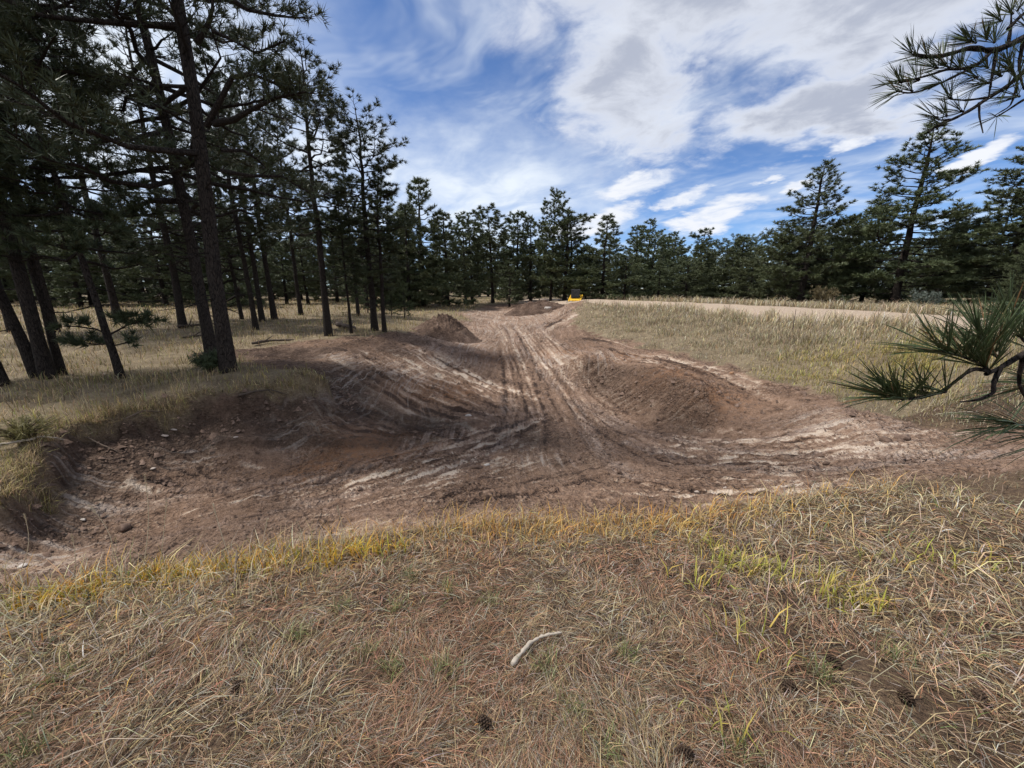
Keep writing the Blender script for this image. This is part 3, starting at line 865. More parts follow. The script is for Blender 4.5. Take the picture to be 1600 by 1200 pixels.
place(891, 42.5, 338, 'far_cone', 'dark pine close behind the yellow loader', FAR)
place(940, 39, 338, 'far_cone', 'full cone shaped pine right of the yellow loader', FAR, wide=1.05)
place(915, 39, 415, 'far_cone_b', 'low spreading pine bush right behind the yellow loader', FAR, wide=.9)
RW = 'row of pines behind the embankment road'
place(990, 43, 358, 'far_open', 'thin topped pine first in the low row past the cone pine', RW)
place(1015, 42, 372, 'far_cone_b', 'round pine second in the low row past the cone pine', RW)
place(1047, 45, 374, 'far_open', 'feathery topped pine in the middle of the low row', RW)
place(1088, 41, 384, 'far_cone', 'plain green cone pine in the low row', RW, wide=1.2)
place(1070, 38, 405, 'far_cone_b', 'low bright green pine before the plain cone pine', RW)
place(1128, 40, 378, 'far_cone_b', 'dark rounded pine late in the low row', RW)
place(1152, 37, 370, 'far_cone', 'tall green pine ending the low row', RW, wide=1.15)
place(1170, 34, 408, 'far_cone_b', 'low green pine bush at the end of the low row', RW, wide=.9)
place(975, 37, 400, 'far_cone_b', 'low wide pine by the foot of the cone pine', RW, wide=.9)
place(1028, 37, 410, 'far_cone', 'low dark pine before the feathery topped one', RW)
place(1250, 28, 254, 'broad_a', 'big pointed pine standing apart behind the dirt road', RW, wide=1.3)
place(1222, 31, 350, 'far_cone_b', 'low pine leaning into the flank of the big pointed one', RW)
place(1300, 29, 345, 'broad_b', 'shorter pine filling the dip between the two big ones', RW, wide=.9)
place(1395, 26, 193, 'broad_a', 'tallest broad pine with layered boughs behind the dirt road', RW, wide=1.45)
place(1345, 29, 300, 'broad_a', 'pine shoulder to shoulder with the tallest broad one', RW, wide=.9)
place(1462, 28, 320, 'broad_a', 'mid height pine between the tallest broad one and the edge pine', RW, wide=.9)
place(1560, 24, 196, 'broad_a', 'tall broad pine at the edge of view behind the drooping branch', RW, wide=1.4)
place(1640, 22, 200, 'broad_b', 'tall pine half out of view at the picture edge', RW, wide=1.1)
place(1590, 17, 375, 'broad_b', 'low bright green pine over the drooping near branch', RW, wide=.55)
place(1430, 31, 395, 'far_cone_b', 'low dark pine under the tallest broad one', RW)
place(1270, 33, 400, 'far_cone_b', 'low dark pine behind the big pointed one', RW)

# distant pines that nothing tells apart
rg_t = np.random.default_rng(77)
BK = 'distant pines seen through the grove'
for i in range(34):
    px = -60 + i * 21 + rg_t.uniform(-8, 8)
    place(px, rg_t.uniform(30, 52), rg_t.uniform(300, 385), ['far_open', 'far_cone', 'far_open_b', 'far_cone_b'][i % 4], 'distant dark pine standing behind the shaded grove', BK)
for i in range(9):
    place(640 + i * 32 + rg_t.uniform(-8, 8), rg_t.uniform(52, 66), rg_t.uniform(372, 400), ['far_open', 'far_cone'][i % 2], 'far pine behind the channel head trees', 'far pines at the channel head')
for i in range(16):
    place(950 + i * 46 + rg_t.uniform(-10, 10), rg_t.uniform(42, 55), rg_t.uniform(385, 420), ['far_cone', 'far_cone_b'][i % 2], 'far low pine behind the embankment road row', 'far pines behind the road')
# low tree line on the horizon
for i in range(130):
    a = R(-75 + 150 * i / 129 + rg_t.uniform(-1, 1)); rr_ = rg_t.uniform(68, 120)
    x, y = rr_ * math.sin(a), rr_ * math.cos(a)
    key = ['far_cone', 'far_cone_b', 'far_open'][i % 3]
    o = empty('pine_tree', (x, y, Z(x, y) - .05), 'small pine on the far tree line', 'tree', 'far tree line pines')
    sc = rg_t.uniform(.6, .95); o.scale = (sc * 1.5, sc * 1.5, sc); o.rotation_euler = (0, 0, rg_t.uniform(0, 6))
    link(VAR[key][0], 'trunk', o); link(VAR[key][1], 'crown', o)
print('VARTRIS', {k_: (len(v_[0].polygons) * 2, len(v_[1].polygons)) for k_, v_ in VAR.items()})
# ---------------------------------------------------------------- heaps of dug earth
def mat_earth(name, stops, scale=5, bump=.05):
    m, t, b = new_mat(name)
    pos = t.n('ShaderNodeNewGeometry').outputs['Position']
    n1 = t.noise(pos, scale * .3, 4, .6); n2 = t.noise(pos, scale * 2, 4, .7)
    f = t.m('ADD', t.m('MULTIPLY', n1, .5), t.m('MULTIPLY', n2, .5))
    t.put(b.inputs['Base Color'], t.ramp(f, stops))
    t.put(b.inputs['Normal'], t.bump(n2, bump, 1.0))
    return m
M['heap'] = mat_earth('dug_earth', [(.36, (.05, .031, .023)), (.5, (.12, .078, .057)), (.62, (.22, .152, .115)), (.73, (.40, .31, .255))], 7, .12)
M['stone'] = mat_earth('pale_stone', [(.3, (.22, .17, .14)), (.5, (.38, .32, .28)), (.7, (.52, .46, .41))], 20, .01)
M['white_stone'] = mat_earth('white_stone', [(.3, (.32, .28, .25)), (.5, (.46, .42, .38)), (.7, (.60, .56, .52))], 20, .01)
M['clod'] = mat_earth('clod_earth', [(.3, (.05, .032, .024)), (.48, (.12, .080, .060)), (.62, (.23, .16, .125))], 9, .01)
M['rust_clod'] = mat_earth('rust_clod_earth', [(.3, (.16, .08, .04)), (.5, (.30, .17, .10)), (.7, (.38, .26, .18))], 30, .01)

def heap(name, label, cx, cy, prof, seed, rad=(1, 1), rz=0.0):
    """earth heap: prof(q, a) height over the ground for q = 0..1 from the middle out"""
    nr, na = 46, 120
    q = np.linspace(0, 1, nr)[:, None]; a = np.linspace(0, 2 * np.pi, na, endpoint=False)[None]
    ex = np.cos(a) * rad[0] * q * (1 + .10 * pn(np.cos(a) * 1.6 + 7, np.sin(a) * 1.6, seed)); ey = np.sin(a) * rad[1] * q * (1 + .10 * pn(np.cos(a) * 1.6, np.sin(a) * 1.6 + 9, seed))
    X = (cx + ex * math.cos(rz) - ey * math.sin(rz)).ravel(); Y = (cy + ex * math.sin(rz) + ey * math.cos(rz)).ravel()
    hgt = prof(q * np.ones_like(a), a * np.ones_like(q), ex, ey).ravel()
    qq = (q * np.ones_like(a)).ravel()
    lum = (np.abs(fbm(X * 2.2, Y * 2.2, 4, seed + 3, .6)) * .30 + fbm(X * 7, Y * 7, 3, seed + 5, .7) * .16)
    z = coarse(X, Y) + hgt + (lum - .06) * np.clip(1.1 - qq, .15, 1) * np.clip(hgt * 3, .2, 1) * np.clip(qq * 5, .12, 1) - .05 * (qq > .97)
    me = mesh_from(name, np.stack([X, Y, z], 1), [(i * na + j, i * na + (j + 1) % na, (i + 1) * na + (j + 1) % na, (i + 1) * na + j) for i in range(nr - 1) for j in range(na)][::1], M['heap'], True)
    me.flip_normals()
    return link(me, name, label=label, category='dirt heap')
c = ground_at(695, 532)
heap('dirt_mound', 'pointed cone of loose reddish dirt standing beside the channel', c[0] - .12, c[1] + 1.3,
     lambda q, a, ex, ey: 1.0 * np.clip(1 - np.sqrt((ex / 1.55) ** 2 + (ey / 1.5) ** 2 + .012) , 0, 1) ** .92 + .12 * np.clip(1 - q, 0, 1), 5, (1.75, 1.6))
heap('dirt_heap', 'long rough heap of dark clods below the loader', 1.75, 31.5,
     lambda q, a, ex, ey: 0.8 * np.clip(1 - q ** 2, 0, 1) ** 1.1 * (.75 + .45 * pn(ex * 1.1, ey * 1.1, 4) + .25 * (ex > -1)), 15, (2.6, 1.6), .25)
heap('dirt_heap', 'low swell of dark soil sods on the bare bank by the bare-trunked pines', *(ground_at(420, 553)[:2]),
     lambda q, a, ex, ey: .16 * np.clip(1 - q, 0, 1), 25, (2.2, 1.0), .1)

# ---------------------------------------------------------------- stones and clods lying in the dirt
def lump_mesh(seed, sub=2, flat=.65, rough=.28):
    import bmesh
    bm = bmesh.new(); bmesh.ops.create_icosphere(bm, subdivisions=sub, radius=1)
    v = np.array([p.co[:] for p in bm.verts])
    nrm = v.copy()
    k = 1 + rough * (fbm(v[:, 0] * 1.3 + seed, v[:, 1] * 1.3 + v[:, 2] * 1.7, 3, seed) * 1.4)
    # a few flat broken faces
    rg = np.random.default_rng(seed)
    v = v * k[:, None]
    for _ in range(9):
        nn = unit(rg.normal(size=3)); dd = v @ nn; lim = rg.uniform(.45, .8)
        v = v - np.clip(dd - lim, 0, None)[:, None] * nn * .85
    v[:, 2] *= flat
    f = [[q.index for q in fc.verts] for fc in bm.faces]
    bm.free()
    return v, np.array(f)
def stone(px, py, wpx, mat, label, name='stone', seed=0, aspect=1.3, flat=.6, group='stones and clods lying in the dirt'):
    c = ground_at(px, py)
    f = c[1] * CP - (c[2] - EYE) * SP
    r = wpx / FPX * f / 2
    v, fc = lump_mesh(seed, 2, flat)
    v = v * np.array([r, r / aspect, r * .9])
    o = link(mesh_from(name, v, fc, M[mat], False), name, loc=(c[0], c[1], c[2] + r * flat * .25), label=label, category='stone' if name == 'stone' else 'clod', group=group)
    o.rotation_euler = (rng.normal(0, .1), rng.normal(0, .1), rng.uniform(-.5, .5))
    return o
for i, a in enumerate([
    (1182, 717, 11, 'stone', 'single pale oval stone on the graded dirt right of centre'),
    (1112, 773, 17, 'stone', 'largest flat pale stone of the trio near the front grass'),
    (1089, 771, 9, 'stone', 'small pale stone of the trio near the front grass'),
    (1133, 763, 10, 'stone', 'round pale stone highest of the trio near the front grass'),
    (274, 678, 13, 'stone', 'flat pale stone high on the bank beneath the grass lip'),
    (258, 681, 12, 'stone', 'flat tan stone touching the pale one beneath the grass lip'),
    (239, 735, 12, 'stone', 'tan wedge stone low on the shaded bank'),
    (369, 686, 9, 'stone', 'small tan stone alone on the reddish bank face'),
    (148, 659, 8, 'stone', 'small white stone at the broken grass lip'),
    (732, 650, 13, 'white_stone', 'white stone in the hollow below the smooth bank'),
    (760, 727, 13, 'white_stone', 'broken white stone half buried near the middle of the basin'),
    (130, 813, 12, 'white_stone', 'thin white stone chip on the dark dirt at the side'),
    (35, 886, 22, 'white_stone', 'white chalky stone in the pale patch by the front grass'),
]):
    stone(*a, seed=200 + i, aspect=1.6, flat=.36)
for i, a in enumerate([
    (968, 740, 10, 'clod', 'dark round clod alone on the pale dirt right of centre'),
    (193, 828, 24, 'clod', 'large dark clod in the shaded part of the basin'),
    (745, 733, 20, 'clod', 'dark clod leaning on the broken white stone'),
    (1143, 585, 13, 'rust_clod', 'orange clod on the shelf below the grassy embankment'),
    (700, 660, 10, 'clod', 'dark clod below the smooth bank hollow'),
    (905, 720, 17, 'clod', 'dark clod by the end of the churned middle patch'),
    (1385, 690, 20, 'clod', 'dark clod first of the pair under the near branch'),
    (1408, 686, 24, 'clod', 'bigger dark clod of the pair under the near branch'),
    (1290, 728, 14, 'clod', 'dark clod among tracks right of the oval stone'),
]):
    stone(*a, name='dirt_clod', seed=300 + i, aspect=1.2, flat=.7)
c = Z(2.6, 30.6)
o = link(mesh_from('stone', lump_mesh(77)[0] * np.array([.42, .3, .3]), lump_mesh(77)[1], M['white_stone']), 'stone', loc=(2.75, 29.9, Z(2.75, 29.9) + .3), label='white boulder stuck in the side of the rough heap', category='stone', group='stones and clods lying in the dirt')

def loose_clods():
    rg = np.random.default_rng(91)
    N = 150000
    r = 2.2 * (34 / 2.2) ** rg.random(N); a = rg.uniform(R(-60), R(60), N)
    x, y = r * np.sin(a), r * np.cos(a)
    sd, dirt, road = masks(x, y)
    dl, _, _ = path_uv(x, y, LIP); dc, _, _ = path_uv(x, y, CUT)
    cl = fbm(x * .9, y * .9, 3, 44)
    pr = dirt * (.16 + .9 * sstep(cl, .0, .45) + .2 * np.exp(-(dl / 1.0) ** 2) + .25 * np.exp(-(dc / .8) ** 2))
    k = rg.random(N) < pr
    x, y, r = x[k], y[k], r[k]; n = len(x)
    sz = np.exp(rg.normal(math.log(.0075), .6, n)) * np.clip(r / 5, .55, 2.2)
    t_ = rg.random(380) * (len(LIP) - 1.001); i_ = t_.astype(int); f_ = (t_ - i_)[:, None]       # sods fallen from the lip
    pl_ = LIP[i_] * (1 - f_) + LIP[i_ + 1] * f_ + rg.normal(0, .22, (380, 2)) + np.array([.16, -.14])
    x = np.r_[x, pl_[:, 0]]; y = np.r_[y, pl_[:, 1]]; sz = np.r_[sz, np.exp(rg.normal(math.log(.020), .55, 380))]; n = len(x)
    sz = np.minimum(sz, .075)
    z = coarse(x, y)
    oc = np.array([(1, 0, -.4), (0, 1, -.4), (-1, 0, -.4), (0, -1, -.4), (.3, 0, .8), (-.3, .1, .8)], float)
    of = np.array([(0, 1, 4), (1, 5, 4), (1, 2, 5), (2, 3, 5), (3, 4, 5), (3, 0, 4)])
    th = rg.uniform(0, 6.28, n); c_, s_ = np.cos(th), np.sin(th)
    v = oc[None] * rg.uniform(.6, 1.4, (n, 6, 1)) + rg.normal(0, .18, (n, 6, 3))
    v[..., 2] *= .7
    v = np.stack([v[..., 0] * c_[:, None] - v[..., 1] * s_[:, None], v[..., 0] * s_[:, None] + v[..., 1] * c_[:, None], v[..., 2]], -1) * sz[:, None, None]
    v += np.stack([x, y, z + sz * .25], 1)[:, None]
    f = (of[None] + 6 * np.arange(n)[:, None, None]).reshape(-1, 3)
    link(mesh_from('loose_clods', v.reshape(-1, 3), f, M['clod']), 'loose_clods', label='crumbs and small clods strewn over the graded dirt', category='clods', kind='stuff')
loose_clods()

# ---------------------------------------------------------------- dead wood
def mat_wood(name, a, b_):
    m, t, b = new_mat(name)
    pos = t.n('ShaderNodeTexCoord').outputs['Object']
    n1 = t.noise(pos, 25, 4, .7)
    t.put(b.inputs['Base Color'], t.mix(n1, a, b_))
    t.put(b.inputs['Normal'], t.bump(n1, .004, .8))
    return m
M['pale_wood'] = mat_wood('weathered_wood', (.22, .18, .14), (.58, .52, .44))
M['dark_wood'] = mat_wood('dark_dead_wood', (.03, .024, .02), (.13, .10, .08))
M['root'] = mat_wood('root_wood', (.06, .045, .035), (.22, .17, .13))
def stick(path, r, mat, label, name='stick', lift=.0, knots=True, side=()):
    """path: pixels of the ground it lies on with a lift in metres"""
    rg = np.random.default_rng(int(path[0][0] * 7 + path[0][1]))
    P = np.array([ground_at(p[0], p[1]) + np.array([0, 0, r * .7 + (p[2] if len(p) > 2 else lift)]) for p in path])
    s = np.linspace(0, 1, len(P)); q = np.linspace(0, 1, len(P) * 4)
    C = np.stack([np.interp(q, s, P[:, k]) for k in range(3)], 1)
    C[1:-1] = (C[:-2] + C[1:-1] * 2 + C[2:]) / 4
    C[1:-1] += rg.normal(0, r * .12, C[1:-1].shape)
    T = Tubes(); o0 = C.mean(0)
    rad = r * (1 - .45 * q) * (1 + .18 * rg.normal(size=len(q)))
    rad[-1] = r * .25; rad[0] *= .8
    T.add(C - o0, rad, 8)
    T.add([C[0] - o0, C[0] - o0 + (C[0] - C[1]) * .15], [rad[0] * .95, rad[0] * .1], 8)
    for f, dx, dy, dz in side:
        p = C[int(f * (len(C) - 1))] - o0
        T.add([p, p + np.array([dx, dy, dz]) * .5, p + np.array([dx, dy, dz])], [r * .5, r * .35, r * .12], 5)
    return link(T.mesh(name, M[mat]), name, loc=tuple(o0), label=label, category='stick' if name in ('stick', 'twig') else name)
stick([(800, 1050), (813, 1036), (826, 1020), (842, 1008), (858, 1003), (877, 1001)], .0105, 'pale_wood', 'bent pale bare stick lying in the needle litter up front', lift=.034, side=[(.35, -.01, -.012, .008)])
stick([(362, 934, 0), (368, 922, .03), (372, 908, .09), (376, 890, .16)], .012, 'root', 'short grey stick poking up out of the yellow front grass', side=[(.8, .03, .02, .05)])
stick([(-5, 704), (25, 702), (50, 698), (66, 691), (84, 694), (104, 698)], .016, 'pale_wood', 'white bare branch lying over the green weeds at the grass lip', lift=.05, side=[(.5, .1, .1, .02)])
stick([(1462, 649), (1490, 648), (1528, 645)], .008, 'pale_wood', 'thin white twig on the dirt beyond the drooping needles', name='twig', lift=.01)
stick([(374, 626, .04), (400, 619, .06), (425, 621, .03), (450, 626, .02)], .018, 'dark_wood', 'dark root bowing out of the broken lip of the bank', name='root', side=[(.6, .12, .0, -.1)])
stick([(200, 664, .03), (225, 652, .05), (255, 650, .02)], .014, 'root', 'thin brown root trailing over the broken lip further along', name='root')
stick([(136, 692, .02), (165, 703, .02), (188, 712, .02)], .010, 'root', 'thin root lying down the shaded bank face', name='root')
stick([(238, 446, 2.0), (232, 448, 1.6)], .01, 'dark_wood', 'x', name='twig') if False else None
stick([(528, 512), (540, 514), (556, 519)], .11, 'dark_wood', 'short dark log in the grass between the bare-trunked pines', name='log', lift=.05)
stick([(278, 513), (300, 512), (330, 509), (350, 510)], .06, 'dark_wood', 'dark fallen log behind the leaning crooked trunk', name='log', lift=.05, side=[(.3, .2, .0, .35), (.7, -.2, .1, .3)])
stick([(285, 531), (310, 528), (332, 527)], .05, 'dark_wood', 'nearer fallen pole behind the leaning crooked trunk', name='log', lift=.05, side=[(.4, .3, .1, .2)])
stick([(395, 541), (420, 537), (460, 536)], .05, 'dark_wood', 'dark broken pole lying across the bare bank shelf', name='log', lift=.05, side=[(.4, .3, .1, .2)])

def pine_cone(px, py, label, size=.04, seed=0):
    rg = np.random.default_rng(seed)
    c = ground_at(px, py)
    V = []; F = []; n = 0
    core = Tubes(); core.add([(0, 0, -.9 * size), (0, 0, -.4 * size), (0, 0, .4 * size), (0, 0, 1.0 * size)], [size * .3, size * .5, size * .4, size * .08], 7)
    for k in range(64):
        f = (k + .5) / 64; zz = (-.9 + 1.9 * f) * size; a = k * 2.39996
        rr = size * (.30 + .62 * math.sin(math.pi * (f * .86 + .10)) ** .8)
        d_ = np.array([math.cos(a), math.sin(a), 0]); s_ = np.array([-math.sin(a), math.cos(a), 0]); u_ = np.array([0, 0, 1.0])
        b0 = d_ * size * .22 + u_ * (zz - size * .12); tip = d_ * rr + u_ * (zz + size * .10 + rg.normal(0, .03) * size)
        wd_ = size * .22
        V += [b0 - s_ * wd_ * .4, b0 + s_ * wd_ * .4, tip * .85 + b0 * .15 + s_ * wd_, tip + u_ * size * .05, tip * .85 + b0 * .15 - s_ * wd_, tip * .8 + b0 * .2 - u_ * size * .10]
        F += [(n, n + 1, n + 2), (n, n + 2, n + 3), (n, n + 3, n + 4), (n + 2, n + 5, n + 3), (n + 3, n + 5, n + 4), (n + 1, n, n + 5), (n + 1, n + 5, n + 2), (n, n + 4, n + 5)]; n += 6
    o = empty('pine_cone', (c[0], c[1], c[2] + size * .7), label, 'pine cone', 'pine cones in the litter')
    o.rotation_euler = (R(75) + rg.normal(0, .3), rg.normal(0, .3), rg.uniform(0, 6.28))
    link(core.mesh('core', M['cone']), 'core', o); link(mesh_from('scales', np.array(V), F, M['cone']), 'scales', o)
M['cone'] = mat_wood('pine_cone_scale', (.022, .015, .012), (.10, .066, .045))
for i, a in enumerate([(1230, 1078, 'dark open pine cone lying right of the bent stick'), (1068, 1186, 'grey brown pine cone at the very front edge'), (757, 1138, 'nearly black pine cone nestling below the bent stick'),
                       (1131, 960, 'greyish pine cone before the yellow green blades'), (1412, 1096, 'brown pine cone first of the far corner pair'), (1528, 1100, 'brown pine cone last of the far corner pair'),
                       (372, 835 + 250, 'dark pine cone in the grass at the opposite front corner'), (1300, 1040, 'dark pine cone in the bare soil hollow')]):
    pine_cone(*a, size=.030, seed=400 + i)

# ---------------------------------------------------------------- yellow loader at work behind the crest
def paint(name, c, rough=.45, metal=0.0):
    m, t, b = new_mat(name)
    nz = t.noise(t.n('ShaderNodeTexCoord').outputs['Object'], 6, 5, .65)
    t.put(b.inputs['Base Color'], t.mix(t.step(nz, .45, .75), c, tuple(v * .5 + .06 for v in c)))
    b.inputs['Roughness'].default_value = rough; b.inputs['Metallic'].default_value = metal
    return m
M['yellow'] = paint('yellow_paint', (.72, .42, .03)); M['black'] = paint('black_rubber', (.02, .02, .022), .8); M['cabglass'] = paint('cab_glass', (.03, .04, .05), .12); M['steel'] = paint('worn_steel', (.25, .22, .18), .5, .6)
M['lampwhite'] = paint('lamp_lens', (.7, .68, .6), .2)
def prism(pts, x0, x1):
    """side outline pts (y, z) pulled from x0 to x1"""
    n = len(pts); v = [(x0, a, b) for a, b in pts] + [(x1, a, b) for a, b in pts]
    import bmesh
    bm = bmesh.new(); vs_ = [bm.verts.new(p) for p in v]
    bm.faces.new(vs_[:n]); bm.faces.new(vs_[n:][::-1])
    for i in range(n):
        bm.faces.new((vs_[i], vs_[n + i], vs_[n + (i + 1) % n], vs_[(i + 1) % n]))
    bmesh.ops.recalc_face_normals(bm, faces=bm.faces)
    bmesh.ops.bevel(bm, geom=list(bm.edges), offset=.02, segments=1, affect='EDGES')
    me = bpy.data.meshes.new('part'); bm.to_mesh(me); bm.free()
    return me
def part(pts, x0, x1, name, mat, parent):
    me = prism(pts, x0, x1); me.materials.append(M[mat]); me.name = name
    return link(me, name, parent)
def wheel_mesh(r, wd_, mat, sides=20, lug=0.0):
    T = Tubes(); T.add([(-wd_ / 2, 0, 0), (-wd_ / 2, 0, 0), (-wd_ * .38, 0, 0), (wd_ * .38, 0, 0), (wd_ / 2, 0, 0), (wd_ / 2, 0, 0)], [.02, r * .92, r, r, r * .92, .02], sides)
    v = np.concatenate(T.v)
    th = np.arange(sides) / sides * 2 * np.pi
    rr = [.02, r * .92, r, r, r * .92, .02]; xs = [-wd_ / 2, -wd_ / 2, -wd_ * .38, wd_ * .38, wd_ / 2, wd_ / 2]
    v = np.concatenate([np.stack([np.full(sides, xx), rq * np.cos(th) * (1 - lug * (np.arange(sides) % 2)), rq * np.sin(th) * (1 - lug * (np.arange(sides) % 2))], 1) for xx, rq in zip(xs, rr)])
    return mesh_from('wheel', v, np.concatenate(T.f), M[mat])
LX, LY = 5.75, 35.5
ld = empty('skid_loader', (LX, LY, Z(LX, LY) - .72), 'yellow loader with dark cab half hidden behind the embankment crest', 'loader')
ld.rotation_euler = (0, 0, R(165)); ld.scale = (.85, .85, .85)
part([(-1.2, .35), (1.0, .35), (1.1, .9), (.5, 1.15), (-1.0, 1.3), (-1.25, 1.0)], -.5, .5, 'body', 'yellow', ld)
cab = part([(-.55, 1.16), (.75, 1.16), (.62, 2.0), (-.5, 2.02)], -.44, .44, 'cab', 'black', ld)
part([(-.4, 1.3), (.5, 1.3), (.45, 1.9), (-.35, 1.92)], .435, .46, 'side_window', 'cabglass', cab)
part([(-.4, 1.3), (.5, 1.3), (.45, 1.9), (-.35, 1.92)], -.46, -.435, 'side_window', 'cabglass', cab)
for sx in (-1, 1):
    part([(-1.25, 1.25), (-1.05, 1.45), (.9, 1.05), (1.35, .55), (1.25, .42), (.8, .9)], *sorted((sx * .52, sx * .66)), 'lift_arm', 'yellow', ld)
    part([(.98, .7), (1.12, .7), (1.12, .84), (.98, .84)], *sorted((sx * .3, sx * .46)), 'headlight', 'lampwhite', ld)
    for yy_ in (-.62, .55):
        wo = link(wheel_mesh(.40, .28, 'black', 24, .05), 'wheel', ld, (sx * .66, yy_, .40))
        link(wheel_mesh(.20, .30, 'yellow', 16), 'rim', wo)
part([(1.25, .08), (1.95, .05), (1.95, .09), (1.45, .2), (1.42, .75), (1.25, .8)], -.82, .82, 'bucket', 'steel', ld)

# ---------------------------------------------------------------- shrubs
def shrub(px, y, wm, hm, mat, label, seed, py=None, L=.12, wd=.012, n=260, nn=9, up=.35):
    rg = np.random.default_rng(seed)
    if py is not None:
        c = ground_at(px, py)
    else:
        x = (px - 800) / FPX * y * CP; x = (px - 800) / FPX * (y * CP - (Z(x, y) - EYE) * SP); c = np.array([x, y, Z(x, y)])
    T = Tubes(); P = []; D = []
    for k in range(26):
        a = rg.uniform(0, 6.28); e = np.array([math.cos(a) * wm * .5 * rg.uniform(.3, 1), math.sin(a) * wm * .5 * rg.uniform(.3, 1), hm * rg.uniform(.55, 1)])
        T.add([(0, 0, -.05), e * [.4, .4, .6], e], [.014, .009, .003], 3)
        for j in range(n // 26):
            f = rg.uniform(.35, 1); P.append(e * f + rg.normal(0, .05 * wm, 3)); D.append(unit(e + rg.normal(0, .4, 3)))
    P = np.array(P); P[:, 2] = np.maximum(P[:, 2], .02)
    o = empty('shrub', tuple(c), label, 'shrub')
    link(T.mesh('stems', M['dark_wood']), 'stems', o)
    link(needle_mesh('leaves', needles(rg, P, np.array(D), nn, L, wd, 1.1, .3, up), M[mat]), 'leaves', o)
shrub(328, 8, .62, .42, 'needle', 'low dark spiky shrub at the foot of the two thick trunks', 501, py=582, L=.16, wd=.010)
shrub(1441, 20.5, 1.6, .95, 'needle_blue', 'blue grey sage bush on the far verge of the dirt road', 502, L=.16, wd=.022)
shrub(1286, 23.5, 1.7, 1.1, 'needle_dry', 'brown dry bush on the far verge below the big pointed pine', 503, L=.18, wd=.026)
shrub(40, 5, .75, .30, 'weed', 'bright yellow green weed clump above the white branch', 504, py=690, L=.12, wd=.004, n=200, nn=8) if 'weed' in M else None

# ---------------------------------------------------------------- tall dry stalks rising from the front grass
M['straw'] = mat_wood('straw_stalk', (.42, .34, .22), (.66, .57, .42))
def stalk(bx, by, tx, ty, label, seedhead=True):
    c = ground_at(bx, by); rg = np.random.default_rng(int(bx * 3 + ty))
    e = at_y(tx, ty, c[1] + rg.uniform(-.05, .08))
    s = np.linspace(0, 1, 8)[:, None]
    P = c + (e - c) * s; P[:, :2] += .03 * np.sin(s * np.pi) * rg.normal(0, 1, (1, 2))
    o = empty('dry_stalk', tuple(c), label, 'stalk', 'tall dry stalks in the front grass')
    T = Tubes(); T.add(P - c + np.array([0, 0, -.02]) * (1 - s), np.linspace(.0034, .0016, 8), 5)
    link(T.mesh('stem', M['straw']), 'stem', o)
    if seedhead:
        pp = np.array([P[-1] - c + (P[-2] - P[-1]) * f for f in np.linspace(0, .9, 14)]); dd = unit(np.tile(P[-1] - P[-3], (14, 1)))
        link(needle_mesh('seed_head', needles(rg, pp, dd, 5, .022, .0022, .5), M['straw']), 'seed_head', o)
for a in [(24, 905, 38, 804, 'dry stalk closest to the picture edge above the pale dirt'), (107, 922, 112, 836, 'straight short dry stalk second along the front grass'), (154, 908, 180, 840, 'dry stalk leaning toward the basin third along'),
          (247, 900, 260, 784, 'tallest straight pale stalk over the dark dirt'), (371, 902, 333, 788, 'long stalk leaning outward from the poking grey stick'), (219, 905, 226, 742, 'very thin tall stalk beside the tallest pale one'),
          (163, 912, 140, 790, 'thin stalk leaning outward between the short ones'), (526, 868, 527, 792, 'lone dry stalk over the middle of the front grass'), (420, 885, 418, 812, 'thin stalk right of the poking grey stick'),
          (1190, 470 + 10, 1190, 470, 'x')][:9]:
    stalk(*a)
c = ground_at(1237, 521)
o = empty('dry_stalk', tuple(c), 'single dark upright stalk on the grassy embankment', 'stalk'); T = Tubes(); T.add([(0, 0, -.05), (.01, 0, .35), (0, 0, .75)], [.014, .012, .006], 5)
link(T.mesh('stem', M['dark_wood']), 'stem', o)
# ---------------------------------------------------------------- grass and litter
def mat_grass():
    m, t, b = new_mat('grass_blades')
    c = t.attr('tint').outputs['Color']
    t.put(b.inputs['Base Color'], c)
    b.inputs['Roughness'].default_value = .7
    tl = t.n('ShaderNodeBsdfTranslucent'); t.put(tl.inputs[0], c)
    mx = t.n('ShaderNodeMixShader'); mx.inputs[0].default_value = .28
    t.t.links.new(b.outputs[0], mx.inputs[1]); t.t.links.new(tl.outputs[0], mx.inputs[2])
    out = [n for n in t.t.nodes if n.type == 'OUTPUT_MATERIAL'][0]
    t.t.links.new(mx.outputs[0], out.inputs[0])
    return m
M['grass'] = mat_grass()
def pal(rg, n, cols, wts, jit=.34):
    cols = np.array(cols); i = rg.choice(len(cols), n, p=np.array(wts) / sum(wts))
    return np.clip(cols[i] * np.exp(rg.normal(0, jit, (n, 1))) * np.exp(rg.normal(0, .06, (n, 3))), 0, .85)
STRAW, TAN, ORANGE, LIME, NEEDLE, GREY, DARK, GREEN, PALE = (.46, .36, .21), (.34, .25, .14), (.50, .27, .07), (.38, .37, .07), (.30, .165, .10), (.34, .30, .24), (.12, .085, .055), (.13, .17, .06), (.60, .52, .38)

